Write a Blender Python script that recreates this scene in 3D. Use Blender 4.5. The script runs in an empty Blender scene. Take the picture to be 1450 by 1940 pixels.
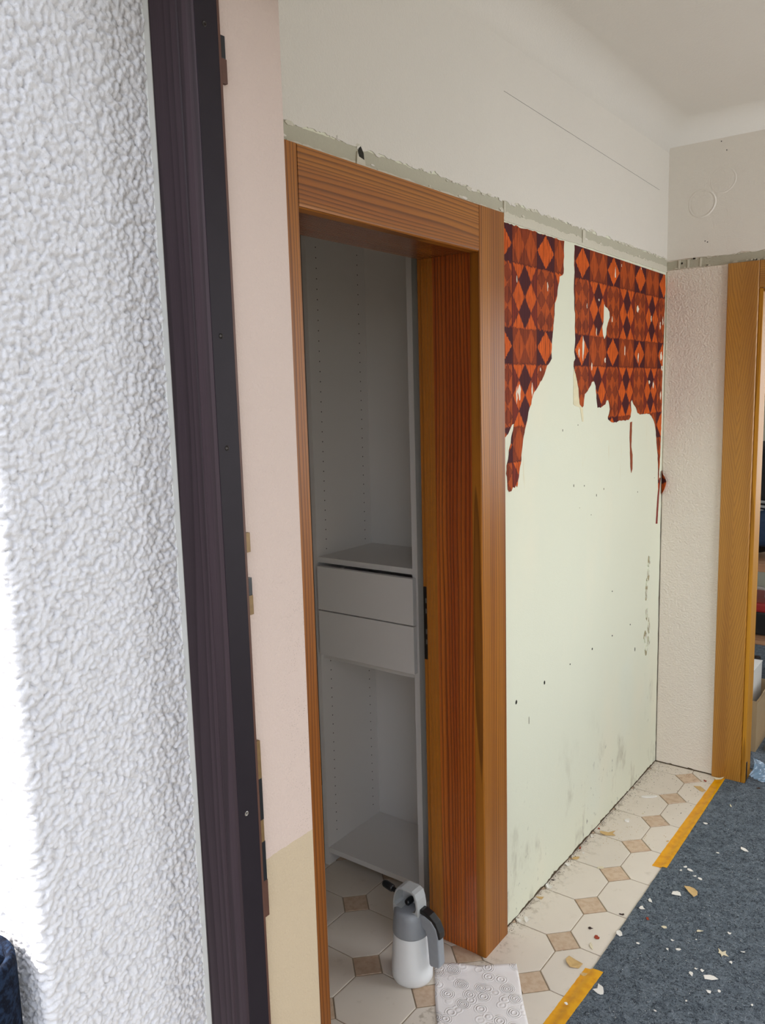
import bpy, bmesh, math, random
import numpy as np
from mathutils import Vector, Matrix
random.seed(7)
SC = bpy.context.scene
COL = SC.collection

# ------------------------------------------------------------------ camera
F_PX, YAW, PITCH, ROLL = 1539.97, 0.64431, 0.14305, -0.0269
CAM = Vector((1.0757, 0.0, 1.5990))
YE, H = 3.3525, 2.594            # end wall, ceiling height
def cam_setup():
    f = Vector((-math.sin(YAW)*math.cos(PITCH), math.cos(YAW)*math.cos(PITCH), -math.sin(PITCH)))
    r = Vector((math.cos(YAW), math.sin(YAW), 0)); u = r.cross(f)
    c, s = math.cos(ROLL), math.sin(ROLL)
    r2 = c*r + s*u; u2 = -s*r + c*u
    m = Matrix(((r2.x, u2.x, -f.x, CAM.x), (r2.y, u2.y, -f.y, CAM.y), (r2.z, u2.z, -f.z, CAM.z), (0, 0, 0, 1)))
    cd = bpy.data.cameras.new('camera'); cd.sensor_fit = 'VERTICAL'; cd.sensor_height = 36.0
    cd.lens = F_PX/1940*36.0; cd.clip_start = 0.01; cd.clip_end = 200
    o = bpy.data.objects.new('camera', cd); COL.objects.link(o); o.matrix_world = m
    SC.camera = o
cam_setup()

# ------------------------------------------------------------------ light
W = bpy.data.worlds.new('sky'); SC.world = W; W.use_nodes = True
_nt = W.node_tree; _bg = _nt.nodes['Background']
_sky = _nt.nodes.new('ShaderNodeTexSky'); _sky.sky_type = 'NISHITA'; _sky.sun_disc = False
_sky.sun_elevation = math.radians(46); _sky.sun_rotation = math.radians(-138)
_sky.air_density = 1.0; _sky.dust_density = 2.5; _sky.ozone_density = 0.7
_hs = _nt.nodes.new('ShaderNodeHueSaturation'); _hs.inputs['Saturation'].default_value = 0.42
_nt.links.new(_sky.outputs[0], _hs.inputs['Color']); _nt.links.new(_hs.outputs[0], _bg.inputs[0])
_bg.inputs[1].default_value = 0.72
def sun():
    ld = bpy.data.lights.new('sun', 'SUN'); ld.energy = 6.0; ld.angle = math.radians(0.6); ld.color = (1.0, 0.96, 0.9)
    o = bpy.data.objects.new('sun', ld); COL.objects.link(o)
    az, el = math.radians(42), math.radians(46)
    d = Vector((-math.sin(az)*math.cos(el), -math.cos(az)*math.cos(el), math.sin(el)))   # towards the sun
    o.rotation_euler = d.to_track_quat('Z', 'Y').to_euler(); o.location = d*20
sun()
def area(name, loc, direction, sx, sy, power, color):
    ld = bpy.data.lights.new(name, 'AREA'); ld.shape = 'RECTANGLE'; ld.size = sx; ld.size_y = sy; ld.energy = power; ld.color = color
    o = bpy.data.objects.new(name, ld); COL.objects.link(o); o.location = loc
    o.rotation_euler = (-Vector(direction)).to_track_quat('Z', 'Y').to_euler()
# daylight at the two windows out of frame (hall side window, window of the room beyond the far doorway)
area('hall_window_daylight', (2.28, 2.65, 1.50), (-1, 0, -0.05), 1.08, 1.28, 27, (0.97, 1.0, 1.04))
area('far_room_window_daylight', (1.35, 6.24, 1.45), (-0.12, -1, -0.05), 1.7, 1.5, 40, (0.97, 1.0, 1.04))
SC.view_settings.view_transform = 'Standard'
try: SC.view_settings.look = 'None'
except Exception: pass
SC.view_settings.exposure = 0.0; SC.view_settings.gamma = 1.0; SC.view_settings.use_curve_mapping = False
SC.cycles.max_bounces = 10; SC.cycles.diffuse_bounces = 6

# ------------------------------------------------------------------ node helpers
def lin(h):
    h = h.lstrip('#'); v = [int(h[i:i+2], 16)/255 for i in (0, 2, 4)]
    return tuple((c/12.92 if c <= 0.04045 else ((c+0.055)/1.055)**2.4) for c in v) + (1.0,)
class X:
    """a float socket with arithmetic"""
    def __init__(s, g, sock): s.g, s.s = g, sock
    def op(s, o, b=None, c=None):
        n = s.g.nt.nodes.new('ShaderNodeMath'); n.operation = o
        s.g.put(n.inputs[0], s)
        if b is not None: s.g.put(n.inputs[1], b)
        if c is not None: s.g.put(n.inputs[2], c)
        return X(s.g, n.outputs[0])
    def __add__(s, b): return s.op('ADD', b)
    __radd__ = __add__
    def __sub__(s, b): return s.op('SUBTRACT', b)
    def __rsub__(s, b): return (s*-1)+b
    def __mul__(s, b): return s.op('MULTIPLY', b)
    __rmul__ = __mul__
    def __truediv__(s, b): return s.op('DIVIDE', b)
    def __lt__(s, b): return s.op('LESS_THAN', b)
    def __gt__(s, b): return s.op('GREATER_THAN', b)
    def abs(s): return s.op('ABSOLUTE')
    def floor(s): return s.op('FLOOR')
    def fract(s): return s.op('FRACT')
    def sin(s): return s.op('SINE')
    def pow(s, b): return s.op('POWER', b)
    def max(s, b): return s.op('MAXIMUM', b)
    def min(s, b): return s.op('MINIMUM', b)
    def clamp(s): return s.max(0.0).min(1.0)
    def step(s, a, b):
        n = s.g.nt.nodes.new('ShaderNodeMapRange'); n.interpolation_type = 'SMOOTHSTEP'
        s.g.put(n.inputs[0], s); n.inputs[1].default_value = a; n.inputs[2].default_value = b
        return X(s.g, n.outputs[0])
class G:
    def __init__(s, name, rough=0.6, spec=0.4):
        s.m = bpy.data.materials.new(name); s.m.use_nodes = True; s.nt = s.m.node_tree
        s.b = s.nt.nodes['Principled BSDF']; s.b.inputs['Roughness'].default_value = rough
        s.b.inputs['Specular IOR Level'].default_value = spec
    def put(s, inp, v):
        if isinstance(v, X): s.nt.links.new(v.s, inp)
        elif hasattr(v, 'is_linked'): s.nt.links.new(v, inp)
        elif isinstance(v, tuple) and inp.type == 'VECTOR': inp.default_value = v[:3]
        else: inp.default_value = v
    def pos(s):
        g = s.nt.nodes.new('ShaderNodeNewGeometry'); sp = s.nt.nodes.new('ShaderNodeSeparateXYZ')
        s.nt.links.new(g.outputs['Position'], sp.inputs[0]); return [X(s, o) for o in sp.outputs]
    def objpos(s):
        g = s.nt.nodes.new('ShaderNodeTexCoord'); sp = s.nt.nodes.new('ShaderNodeSeparateXYZ')
        s.nt.links.new(g.outputs['Object'], sp.inputs[0]); return [X(s, o) for o in sp.outputs]
    def rand(s): return X(s, s.nt.nodes.new('ShaderNodeObjectInfo').outputs['Random'])
    def vec(s, a, b, c):
        n = s.nt.nodes.new('ShaderNodeCombineXYZ')
        for i, v in enumerate((a, b, c)): s.put(n.inputs[i], v)
        return n.outputs[0]
    def noise(s, v, scale, detail=2, rough=0.5, dist=0.0):
        n = s.nt.nodes.new('ShaderNodeTexNoise'); s.put(n.inputs['Vector'], v)
        n.inputs['Scale'].default_value = scale; n.inputs['Detail'].default_value = detail
        n.inputs['Roughness'].default_value = rough; n.inputs['Distortion'].default_value = dist
        return X(s, n.outputs[0])
    def vor(s, v, scale, feature='F1', out='Distance', rnd=1.0):
        n = s.nt.nodes.new('ShaderNodeTexVoronoi'); n.feature = feature; s.put(n.inputs['Vector'], v)
        n.inputs['Scale'].default_value = scale; n.inputs['Randomness'].default_value = rnd
        return X(s, n.outputs[out])
    def mix(s, f, a, b):
        n = s.nt.nodes.new('ShaderNodeMix'); n.data_type = 'RGBA'
        s.put(n.inputs[0], f); s.put(n.inputs[6], a); s.put(n.inputs[7], b); return n.outputs[2]
    def scale(s, col, f):
        n = s.nt.nodes.new('ShaderNodeVectorMath'); n.operation = 'SCALE'; s.put(n.inputs[0], col); s.put(n.inputs[3], f); return n.outputs[0]
    def color(s, c): s.put(s.b.inputs['Base Color'], c); return s
    def rough(s, v): s.put(s.b.inputs['Roughness'], v); return s
    def bump(s, h, dist=0.002, strength=1.0):
        n = s.nt.nodes.new('ShaderNodeBump'); n.inputs['Strength'].default_value = strength; n.inputs['Distance'].default_value = dist
        s.put(n.inputs['Height'], h); s.nt.links.new(n.outputs[0], s.b.inputs['Normal']); return s
def plain(name, col, rough=0.6, spec=0.4, var=0.05, vscale=30, bump=0.0, bscale=200, metal=0.0):
    g = G(name, rough, spec); p = g.pos(); v = g.vec(*p)
    n = g.noise(v, vscale, 3)
    g.color(g.scale(lin(col), n*(2*var)+(1-var)))
    if bump: g.bump(g.noise(v, bscale, 3), bump)
    g.b.inputs['Metallic'].default_value = metal
    return g.m
def plaster(name, col, bscale, bdist, var=0.05, detail=3, stains=None, speck=None, rough=0.85):
    g = G(name, rough, 0.25); p = g.pos(); v = g.vec(*p)
    c = g.scale(lin(col), g.noise(v, 2.2, 3)*(2*var)+(1-var))
    if stains: c = stains(g, p, v, c)
    if speck:
        sp = g.vor(v, speck[0]) < speck[1]
        gate = g.noise(v, speck[0]*0.11, 2) > speck[2]
        c = g.mix(sp*gate*0.6, c, lin(speck[3]))
    g.color(c)
    h = g.noise(v, bscale, detail, 0.6, 0.3)
    h = h + g.noise(v, bscale*0.25, 2)*0.6
    g.bump(h, bdist); return g.m
def wood(name, across, along, light, mid, dark, freq=105, k=2.2, rough=0.3, figure=False, centre=0.0, coat=0.25, bands=None):
    g = G(name, rough, 0.5 if coat > 0.1 else 0.3 if coat else 0.2); p = dict(zip('XYZ', g.pos()))
    third = [a for a in 'XYZ' if a not in (across, along)][0]
    u, v, w = p[across], p[along], p[third]
    n1 = g.noise(g.vec(u*7, v*0.55, w*7), 1.0, 2, 0.45)
    n2 = g.noise(g.vec(u*40, v*2.6, w*40), 1.0, 2)
    if figure:
        ph = v*20.0 - (u-centre).abs()*105 + n1*7 + n2*0.6 + g.noise(g.vec(u*14, v*3.2, w*14), 1.0, 2)*3.5
    else:
        n4 = g.noise(g.vec(u*24, v*0.35, w*24), 1.0, 2)
        ph = u*freq + n1*k*6 + n2*0.4 + n4*2.8
    ring = ph.fract(); ring = ring.pow(2.4)*(1-ring.pow(20))
    fib = g.noise(g.vec(u*900, v*10, w*900), 1.0, 2)
    tone = g.noise(g.vec(u*16, v*0.5, w*16), 1.0, 2).step(0.32, 0.68)
    c = g.mix(tone, lin(light), lin(mid))
    c = g.mix(ring*(0.6 if figure else 0.95), c, lin(dark))
    if bands:                                   # glued-up lamellas of a different tone
        for (a, b, col) in bands:
            c = g.mix(((u > a)*(u < b))*0.75, c, lin(col))
    c = g.scale(c, fib*0.5+0.75)
    g.color(c); g.b.inputs['Coat Weight'].default_value = coat; g.b.inputs['Coat Roughness'].default_value = 0.22
    g.rough(ring*0.12+rough)
    g.bump(ring*0.5+fib*0.3, 0.0006, 0.5); return g.m

# ------------------------------------------------------------------ mesh helpers
def box(bm, x0, x1, y0, y1, z0, z1, bev=0.0, seg=2):
    vs = [bm.verts.new((x, y, z)) for x in (x0, x1) for y in (y0, y1) for z in (z0, z1)]
    fs = [bm.faces.new([vs[i] for i in q]) for q in ((0, 1, 3, 2), (4, 6, 7, 5), (0, 4, 5, 1), (2, 3, 7, 6), (0, 2, 6, 4), (1, 5, 7, 3))]
    if bev:
        es = list({e for f in fs for e in f.edges})
        bmesh.ops.bevel(bm, geom=es, offset=bev, segments=seg, profile=0.7, affect='EDGES')
def prism(bm, pts, axis, a, b):
    """polygon in the two other axes (in xyz order) extruded along axis from a to b"""
    def P(q, t):
        l = list(q); l.insert('XYZ'.index(axis), t); return l
    lo = [bm.verts.new(P(q, a)) for q in pts]; hi = [bm.verts.new(P(q, b)) for q in pts]
    n = len(pts)
    f1 = bm.faces.new(lo); f2 = bm.faces.new(hi)
    for i in range(n): bm.faces.new((lo[i], lo[(i+1) % n], hi[(i+1) % n], hi[i]))
    bmesh.ops.recalc_face_normals(bm, faces=bm.faces[:])
def lathe(bm, prof, c, segs=40, sx=1.0, sy=1.0, fn=None):
    rows = []
    for r, z in prof:
        row = []
        for i in range(segs):
            t = 2*math.pi*i/segs; rr = r*(fn(t, z) if fn else 1.0)
            row.append(bm.verts.new((c[0]+rr*sx*math.cos(t), c[1]+rr*sy*math.sin(t), c[2]+z)))
        rows.append(row)
    for a, b in zip(rows, rows[1:]):
        for i in range(segs): bm.faces.new((a[i], a[(i+1) % segs], b[(i+1) % segs], b[i]))
    bm.faces.new(rows[0][::-1]); bm.faces.new(rows[-1])
def tube(bm, pts, rad, segs=8):
    pts = [Vector(p) for p in pts]; rows = []
    for i, p in enumerate(pts):
        d = (pts[min(i+1, len(pts)-1)]-pts[max(i-1, 0)]).normalized()
        a = d.orthogonal().normalized() if abs(d.z) > 0.9 else d.cross(Vector((0, 0, 1))).normalized()
        b = d.cross(a); r = rad[i] if isinstance(rad, (list, tuple)) else rad
        rows.append([bm.verts.new(p+(a*math.cos(t)+b*math.sin(t))*r) for t in [2*math.pi*k/segs for k in range(segs)]])
    for a, b in zip(rows, rows[1:]):
        for i in range(segs): bm.faces.new((a[i], a[(i+1) % segs], b[(i+1) % segs], b[i]))
    bm.faces.new(rows[0][::-1]); bm.faces.new(rows[-1])
def tag(o, label=None, cat=None, group=None, kind=None):
    if label: o['label'] = label
    if cat: o['category'] = cat
    if group: o['group'] = group
    if kind: o['kind'] = kind
    return o
def obj(name, bm, mat, parent=None, smooth=False, origin=None):
    """bmesh in world coordinates -> mesh object whose origin sits at its base"""
    if isinstance(bm, bpy.types.Mesh): me = bm
    else:
        me = bpy.data.meshes.new(name)
        vs = [v.co for v in bm.verts]
        lo = Vector([min(v[i] for v in vs) for i in range(3)]); hi = Vector([max(v[i] for v in vs) for i in range(3)])
        org = Vector(origin) if origin else Vector(((lo.x+hi.x)/2, (lo.y+hi.y)/2, lo.z))
        for v in bm.verts: v.co -= org
        bm.normal_update(); bm.to_mesh(me); bm.free()
    if smooth: me.polygons.foreach_set('use_smooth', [True]*len(me.polygons))
    me.materials.append(mat)
    o = bpy.data.objects.new(name, me); COL.objects.link(o)
    o.location = org
    if parent is not None:
        o.parent = parent; o.location = org - world_loc(parent)
    return o
def world_loc(o):
    l = Vector(o.location); p = o.parent
    while p is not None: l += p.location; p = p.parent
    return l
def empty(name, loc):
    o = bpy.data.objects.new(name, None); COL.objects.link(o); o.location = loc; o.empty_display_size = 0.05; return o
def bxo(name, mat, parent, *b, bev=0.0, seg=2, smooth=False):
    bm = bmesh.new(); box(bm, *b, bev=bev, seg=seg); return obj(name, bm, mat, parent, smooth)
def pro(name, mat, parent, pts, axis, a, b):
    bm = bmesh.new(); prism(bm, pts, axis, a, b); return obj(name, bm, mat, parent)
def ragged(rng, a, b, base, amp, step=0.012):
    """random jagged line along [a, b] around base"""
    out = []; t = a; cur = 0.0
    while t < b:
        cur = 0.6*cur + rng.uniform(-amp, amp)
        if rng.random() < 0.06: cur += rng.choice((-1, 1))*amp*1.6
        out.append((t, base+cur)); t += step*rng.uniform(0.5, 1.5)
    out.append((b, base)); return out
# ---- outlines measured on the wall and floor planes (metres)
WP1 = [(1.9787, 2.0441), (2.1722, 2.0449), (2.3842, 2.0456), (2.3812, 2.0106), (2.3796, 1.9501), (2.3718, 1.9438), (2.3515, 1.9381), (2.3494, 1.9241), (2.3407, 1.9071), (2.3354, 1.8813), (2.319, 1.8569), (2.3171, 1.8245), (2.3085, 1.7916), (2.3033, 1.7589), (2.2959, 1.7122), (2.2983, 1.6936), (2.2874, 1.6841), (2.2658, 1.6721), (2.2552, 1.6558), (2.2393, 1.6373), (2.2131, 1.6167), (2.1924, 1.6009), (2.172, 1.5852), (2.1618, 1.5605), (2.1437, 1.5384), (2.1366, 1.516), (2.1217, 1.4896), (2.1097, 1.4587), (2.1018, 1.4276), (2.0997, 1.4052), (2.0898, 1.3833), (2.0839, 1.3567), (2.0769, 1.3348), (2.0721, 1.3285), (2.0673, 1.3358), (2.0577, 1.3278), (2.0482, 1.3324), (2.0386, 1.3209), (2.0246, 1.3202), (2.0172, 1.3277), (2.0155, 1.3456), (2.0138, 1.3635), (2.0084, 1.3728), (2.0114, 1.3946), (2.0208, 1.4114), (2.0256, 1.4374), (2.037, 1.4543), (2.0399, 1.4717), (2.0523, 1.493), (2.0562, 1.5096), (2.043, 1.5067), (2.0308, 1.4941), (2.0215, 1.4837), (2.003, 1.4738), (1.9893, 1.4638), (1.9759, 1.4711), (1.9716, 1.4799)]
WP2 = [(2.4611, 2.0437), (2.8407, 2.0422), (3.3346, 2.0389), (3.3424, 1.985), (3.3381, 1.9358), (3.3366, 1.8744), (3.3338, 1.7755), (3.3284, 1.7133), (3.3252, 1.6196), (3.3278, 1.5252), (3.3247, 1.3982), (3.3212, 1.3344), (3.3152, 1.277), (3.3106, 1.2581), (3.3126, 1.1686), (3.3042, 1.2071), (3.2995, 1.2784), (3.2898, 1.3367), (3.273, 1.3885), (3.2606, 1.4333), (3.2396, 1.4655), (3.2162, 1.4819), (3.182, 1.4985), (3.128, 1.4991), (3.0754, 1.4991), (3.0493, 1.506), (3.0366, 1.5211), (3.0054, 1.5395), (2.988, 1.5573), (2.9752, 1.5489), (2.9817, 1.5169), (2.9746, 1.494), (2.9506, 1.4833), (2.9105, 1.4838), (2.8634, 1.4857), (2.8329, 1.4796), (2.7952, 1.4812), (2.7728, 1.4877), (2.755, 1.4939), (2.7547, 1.5021), (2.7646, 1.5127), (2.7713, 1.5289), (2.7633, 1.5483), (2.7556, 1.5593), (2.7383, 1.5597), (2.7272, 1.5464), (2.706, 1.5416), (2.6851, 1.5357), (2.6601, 1.5364), (2.6541, 1.5535), (2.6493, 1.58), (2.6416, 1.609), (2.6277, 1.6247), (2.6076, 1.6232), (2.5986, 1.6119), (2.5817, 1.6017), (2.5496, 1.5841), (2.5435, 1.5663), (2.5401, 1.546), (2.5313, 1.5411), (2.512, 1.5493), (2.5014, 1.5773), (2.4984, 1.6025), (2.4855, 1.6326), (2.4728, 1.6524), (2.4602, 1.6721), (2.4624, 1.6869), (2.4744, 1.697), (2.4655, 1.7165), (2.4711, 1.7461), (2.4678, 1.7948), (2.4697, 1.8241), (2.4629, 1.872), (2.4586, 1.9102), (2.4615, 1.9487)]
HOLE = [(2.7049, 1.8855), (2.7193, 1.8741), (2.7378, 1.8711), (2.7567, 1.8592), (2.7603, 1.8409), (2.7437, 1.8215), (2.733, 1.8025), (2.7309, 1.7814), (2.713, 1.7648), (2.6985, 1.78), (2.6908, 1.8057), (2.7014, 1.8219), (2.703, 1.8584)]
STRIP = [(2.9722, 1.4737), (2.9919, 1.4758), (2.9909, 1.429), (2.9882, 1.3822), (3.003, 1.3516), (3.0039, 1.2981), (2.9929, 1.2842), (2.9835, 1.3058), (2.9782, 1.3476), (2.9699, 1.4185)]
BACKING = [(2.4603, 1.6672), (2.4753, 1.6475), (2.4919, 1.6176), (2.501, 1.5974), (2.5082, 1.5519), (2.5352, 1.5384), (2.5412, 1.4946), (2.531, 1.4951), (2.5122, 1.5416), (2.4746, 1.5477), (2.4598, 1.5531)]
TAIL = [(3.2986, 1.1561), (3.3196, 1.234), (3.3329, 1.2327), (3.3181, 1.1582), (3.3058, 1.0461), (3.286, 1.049)]
TORN = [(2.074, 1.9044, 0.0093, 0.0138), (2.2678, 1.9009, 0.0128, 0.0183), (2.0881, 1.5933, 0.0388, 0.0325), (2.0719, 1.5891, 0.0133, 0.0366), (2.1669, 1.6012, 0.0163, 0.0285), (1.9914, 1.5583, 0.0072, 0.0106), (2.659, 1.8926, 0.0163, 0.0073), (2.8022, 1.9923, 0.0176, 0.0325), (2.8604, 2.0248, 0.0106, 0.0081), (2.5308, 1.7332, 0.028, 0.0651), (2.6404, 1.788, 0.0121, 0.0244), (2.9038, 1.7303, 0.0157, 0.0285), (3.0286, 1.8879, 0.0368, 0.0203), (2.6034, 1.6712, 0.0133, 0.0244), (2.719, 1.6964, 0.0199, 0.013), (3.0427, 1.7137, 0.0152, 0.0285), (3.179, 1.8624, 0.0162, 0.0203), (3.3034, 1.7222, 0.0388, 0.0366), (3.2858, 1.8412, 0.0229, 0.0203), (3.317, 1.8611, 0.0174, 0.0244), (3.1701, 1.6202, 0.0255, 0.0146), (3.2163, 1.6109, 0.0223, 0.0203), (3.0594, 2.0347, 0.0101, 0.0065), (3.3162, 1.6759, 0.0273, 0.0163), (3.3081, 1.5666, 0.0195, 0.0244), (2.2213, 1.6602, 0.0084, 0.0098), (2.5597, 1.8643, 0.009, 0.0122), (2.4997, 1.7174, 0.015, 0.0244), (2.7789, 1.8342, 0.0117, 0.0163)]
DEBRIS = [('stick', 0.084, 3.0219, 0.0565, 0.0128), ('chunk', 0.0766, 2.7987, 0.0177, 0.0191), ('curl', 0.0548, 2.6769, 0.0613, 0.0298), ('red', 0.0078, 2.6891, 0.0145, 0.0106), ('creamcurl', 0.2637, 3.3515, 0.0452, 0.0191), ('dkred', 0.2273, 3.277, 0.0097, 0.017), ('scrap', 0.2347, 3.1902, 0.0355, 0.0638), ('tapechip', 0.2483, 2.7313, 0.0113, 0.0106), ('sliver', 0.3677, 3.1122, 0.0097, 0.0255), ('white', 0.3242, 2.9291, 0.0129, 0.0128), ('white', 0.4821, 2.8287, 0.0226, 0.0298), ('white', 0.3657, 2.5967, 0.0177, 0.0213), ('white', 0.345, 2.6085, 0.0145, 0.0106), ('white', 0.388, 2.5721, 0.0113, 0.0085), ('white', 0.4063, 2.5668, 0.0129, 0.0128), ('whiteflat', 0.3658, 2.4496, 0.0452, 0.0319), ('tan', 0.4065, 2.4842, 0.0452, 0.0681), ('white', 0.311, 2.3625, 0.0161, 0.0191), ('white', 0.3007, 2.3105, 0.021, 0.0234), ('black', 0.4207, 3.3195, 0.0161, 0.0128), ('red', 0.3346, 2.2686, 0.0113, 0.0128), ('sliver', 0.3888, 2.2581, 0.0145, 0.0128), ('cream', 0.4791, 2.2999, 0.0194, 0.0128), ('white', 0.5511, 2.3379, 0.0097, 0.0128), ('white', 0.4519, 2.1829, 0.0145, 0.0085), ('white', 0.4266, 2.1682, 0.0081, 0.0085), ('white', 0.4264, 2.2122, 0.0081, 0.0085), ('white', 0.4811, 2.2556, 0.0065, 0.0064), ('star', 0.5575, 2.2371, 0.029, 0.034), ('white', 0.5101, 2.1036, 0.0161, 0.0149), ('white', 0.5325, 2.1341, 0.0097, 0.017), ('whiteflat2', 0.5586, 2.1199, 0.0323, 0.0234), ('white', 0.5165, 2.1306, 0.0081, 0.0085), ('tapewhite', 0.3307, 1.9013, 0.029, 0.0426), ('white', 0.2772, 1.8084, 0.0129, 0.0213), ('tancurl', 0.2279, 1.972, 0.0548, 0.0426), ('tanbit', 0.2706, 1.9451, 0.0242, 0.0191), ('red', 0.2383, 2.1109, 0.0145, 0.0149), ('black', 0.2071, 2.139, 0.0129, 0.0128), ('sliver', 0.2411, 2.0648, 0.0097, 0.0255), ('white', 0.2881, 2.1567, 0.0145, 0.0213), ('white', 0.3491, 2.145, 0.0113, 0.0085), ('redleaf', -0.0136, 2.5211, 0.0145, 0.0426), ('tanbit', -0.0026, 2.4603, 0.0258, 0.0191), ('rollw', -0.0035, 2.2589, 0.0194, 0.0383), ('white', 0.0323, 2.067, 0.0194, 0.0298), ('white', 0.0022, 2.0524, 0.0145, 0.0191), ('rollw', -0.0089, 2.4093, 0.0226, 0.0255), ('rollw', -0.0054, 2.6233, 0.0129, 0.0213), ('sliver', 0.1137, 2.4548, 0.0323, 0.0149), ('white', 0.0285, 2.5052, 0.0097, 0.0085), ('white', 0.5897, 2.0789, 0.0081, 0.0085), ('white', 0.5294, 1.9953, 0.0081, 0.0085), ('white', 0.6727, 2.0769, 0.0097, 0.0085), ('white', 0.4746, 1.9144, 0.0097, 0.0085), ('white', 0.5686, 2.0619, 0.0097, 0.0128), ('white', 0.6049, 2.2752, 0.0113, 0.0064), ('white', 0.588, 2.2109, 0.0097, 0.0128), ('white', 0.4123, 2.7537, 0.0113, 0.0106), ('white', 0.34, 2.5792, 0.0081, 0.0085), ('cream', 0.1079, 2.8803, 0.0097, 0.0085), ('tanbit', 0.0083, 2.1882, 0.0226, 0.017), ('black', 0.0106, 2.3004, 0.0129, 0.0064), ('black', 0.2598, 2.2541, 0.0145, 0.0085)]
MARKS = [(2.2546, 0.6911, 0.0152, 0.0129), (2.4484, 0.6954, 0.0107, 0.0057), (2.636, 0.697, 0.0143, 0.0086), (2.8244, 0.6962, 0.0132, 0.0057), (2.8182, 0.8654, 0.0131, 0.0043), (3.0107, 0.6924, 0.0117, 0.0057), (2.0648, 0.6895, 0.0168, 0.0129), (3.0689, 0.5769, 0.0121, 0.0257), (2.4683, 1.2908, 0.0084, 0.0143), (2.5539, 1.2818, 0.0088, 0.0071), (2.725, 1.2527, 0.0078, 0.0114), (2.659, 1.2379, 0.0075, 0.0143), (2.5163, 1.2121, 0.0086, 0.0029), (2.381, 1.4743, 0.0063, 0.0114), (2.4983, 1.4855, 0.0127, 0.0043), (3.259, 1.2398, 0.0129, 0.0029), (2.147, 0.6034, 0.0043, 0.0371), (2.6145, 1.176, 0.0064, 0.0057), (3.0663, 1.2036, 0.0082, 0.0086)]
GOUGE = [(3.2096, 0.9089, 0.032, 0.0355), (3.2068, 0.8485, 0.0386, 0.0484), (3.1904, 0.8082, 0.0448, 0.0484), (3.1866, 0.7654, 0.0383, 0.029), (3.1974, 0.6861, 0.0387, 0.0484), (3.2258, 0.6348, 0.0393, 0.0484), (3.1834, 0.6011, 0.0516, 0.0387), (3.2233, 0.5684, 0.046, 0.0419), (3.1997, 0.5367, 0.0521, 0.0355)]
# ------------------------------------------------------------------ materials
def m_bare():
    def st(g, p, v, c):
        x, y, z = p
        wash = g.noise(g.vec(x*3, y*3.5, z*1.6), 1.0, 3)
        c = g.mix(wash.step(0.52, 0.72)*0.35, c, lin('e4ddc6'))
        c = g.mix(g.noise(g.vec(x*3, y*2.5+9, z*2.2), 1.0, 2).step(0.55, 0.75)*0.30, c, lin('d4dcd2'))
        # old damp stains and mould specks of their own shape, near the floor
        low = z.step(0.55, 0.02)
        blotch = g.noise(g.vec(x*9, y*8, z*4.2), 1.0, 4, 0.62).step(0.53, 0.72)
        c = g.mix(low*blotch*0.55, c, lin('8f8470'))
        sp = g.noise(g.vec(x*60, y*55, z*26), 1.0, 3, 0.6).step(0.62, 0.72)
        gate = g.noise(g.vec(x*5, y*6, z*3), 1.0, 2).step(0.46, 0.62)
        c = g.mix(low*sp*gate*0.75, c, lin('4b4a44'))
        # ochre glue runs
        run = g.noise(g.vec(x*3, y*46, z*3.2), 1.0, 3).step(0.66, 0.76)
        c = g.mix(run*z.step(1.05, 1.45)*0.5, c, lin('c9b27c'))
        return c
    return plaster('bare_plaster', 'd9dac6', 260, 0.0004, 0.03, stains=st)
BARE = m_bare()
WHITE = plaster('white_wall_paint', 'd7d2c9', 210, 0.0012, 0.035, detail=3)
CEIL = plaster('ceiling_paint', 'dcd7ce', 150, 0.0007, 0.03)
ENDW = plaster('end_wall_paint', 'e6dccf', 135, 0.0042, 0.05, detail=3)
PALE = None
def m_pale():
    def st(g, p, v, c):
        x, y, z = p
        edge = z + (g.noise(v, 60, 2)-0.5)*0.006
        c = g.mix(edge < 0.960, c, lin('bdac92'))
        sp = g.vor(v, 330) < 0.20
        gate = (z.step(1.55, 1.15)*y.step(0.755, 0.83)*g.noise(v, 45, 2).step(0.42, 0.6))*(z > 0.965)
        return g.mix(sp*gate*0.7, c, lin('8d8276'))
    return plaster('pale_reveal_plaster', 'c8b6ac', 240, 0.0010, 0.04, stains=st)
PALE = m_pale()
BAND = plaster('grey_green_band', 'b2ae9c', 150, 0.0010, 0.10)
RENDER = plaster('exterior_render', 'cfced0', 520, 0.0006, 0.03, rough=0.9)
PLAINWALL = plaster('inner_wall', 'c9c4b8', 160, 0.0006, 0.03)
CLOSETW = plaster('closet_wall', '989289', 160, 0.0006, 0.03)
PINE_Z = wood('pine_stile', 'Y', 'Z', 'a96a22', '90541c', '4e280a', freq=95, k=1.0, rough=0.36, coat=0.06)
PINE_H = wood('pine_head', 'Z', 'Y', 'a86a24', '94561e', '45220a', freq=110, k=1.1, rough=0.40, coat=0.05)
PINE_J = wood('pine_jamb', 'X', 'Z', 'c46a22', 'a24a18', '380e04', freq=92, k=0.9, rough=0.24, coat=0.45,
              bands=[(-0.185, -0.128, 'b0701e')])
PINE_T = wood('pine_jamb_head', 'X', 'Y', '96561f', '7a3c14', '4e1e08', freq=120, k=0.9, rough=0.24, coat=0.45)
OAK_Z = wood('oak_stile', 'X', 'Z', 'b37c2c', 'a06a22', '6e4212', figure=True, centre=0.288, rough=0.34)
OAK_H = wood('oak_head', 'Z', 'X', 'b37c2c', 'a06a22', '6e4212', freq=150, k=1.5, rough=0.34)
OAK_J = wood('oak_jamb', 'Y', 'Z', 'bd8426', 'a8701c', '7c4f14', freq=160, k=1.0, rough=0.50, coat=0.0)
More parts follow.
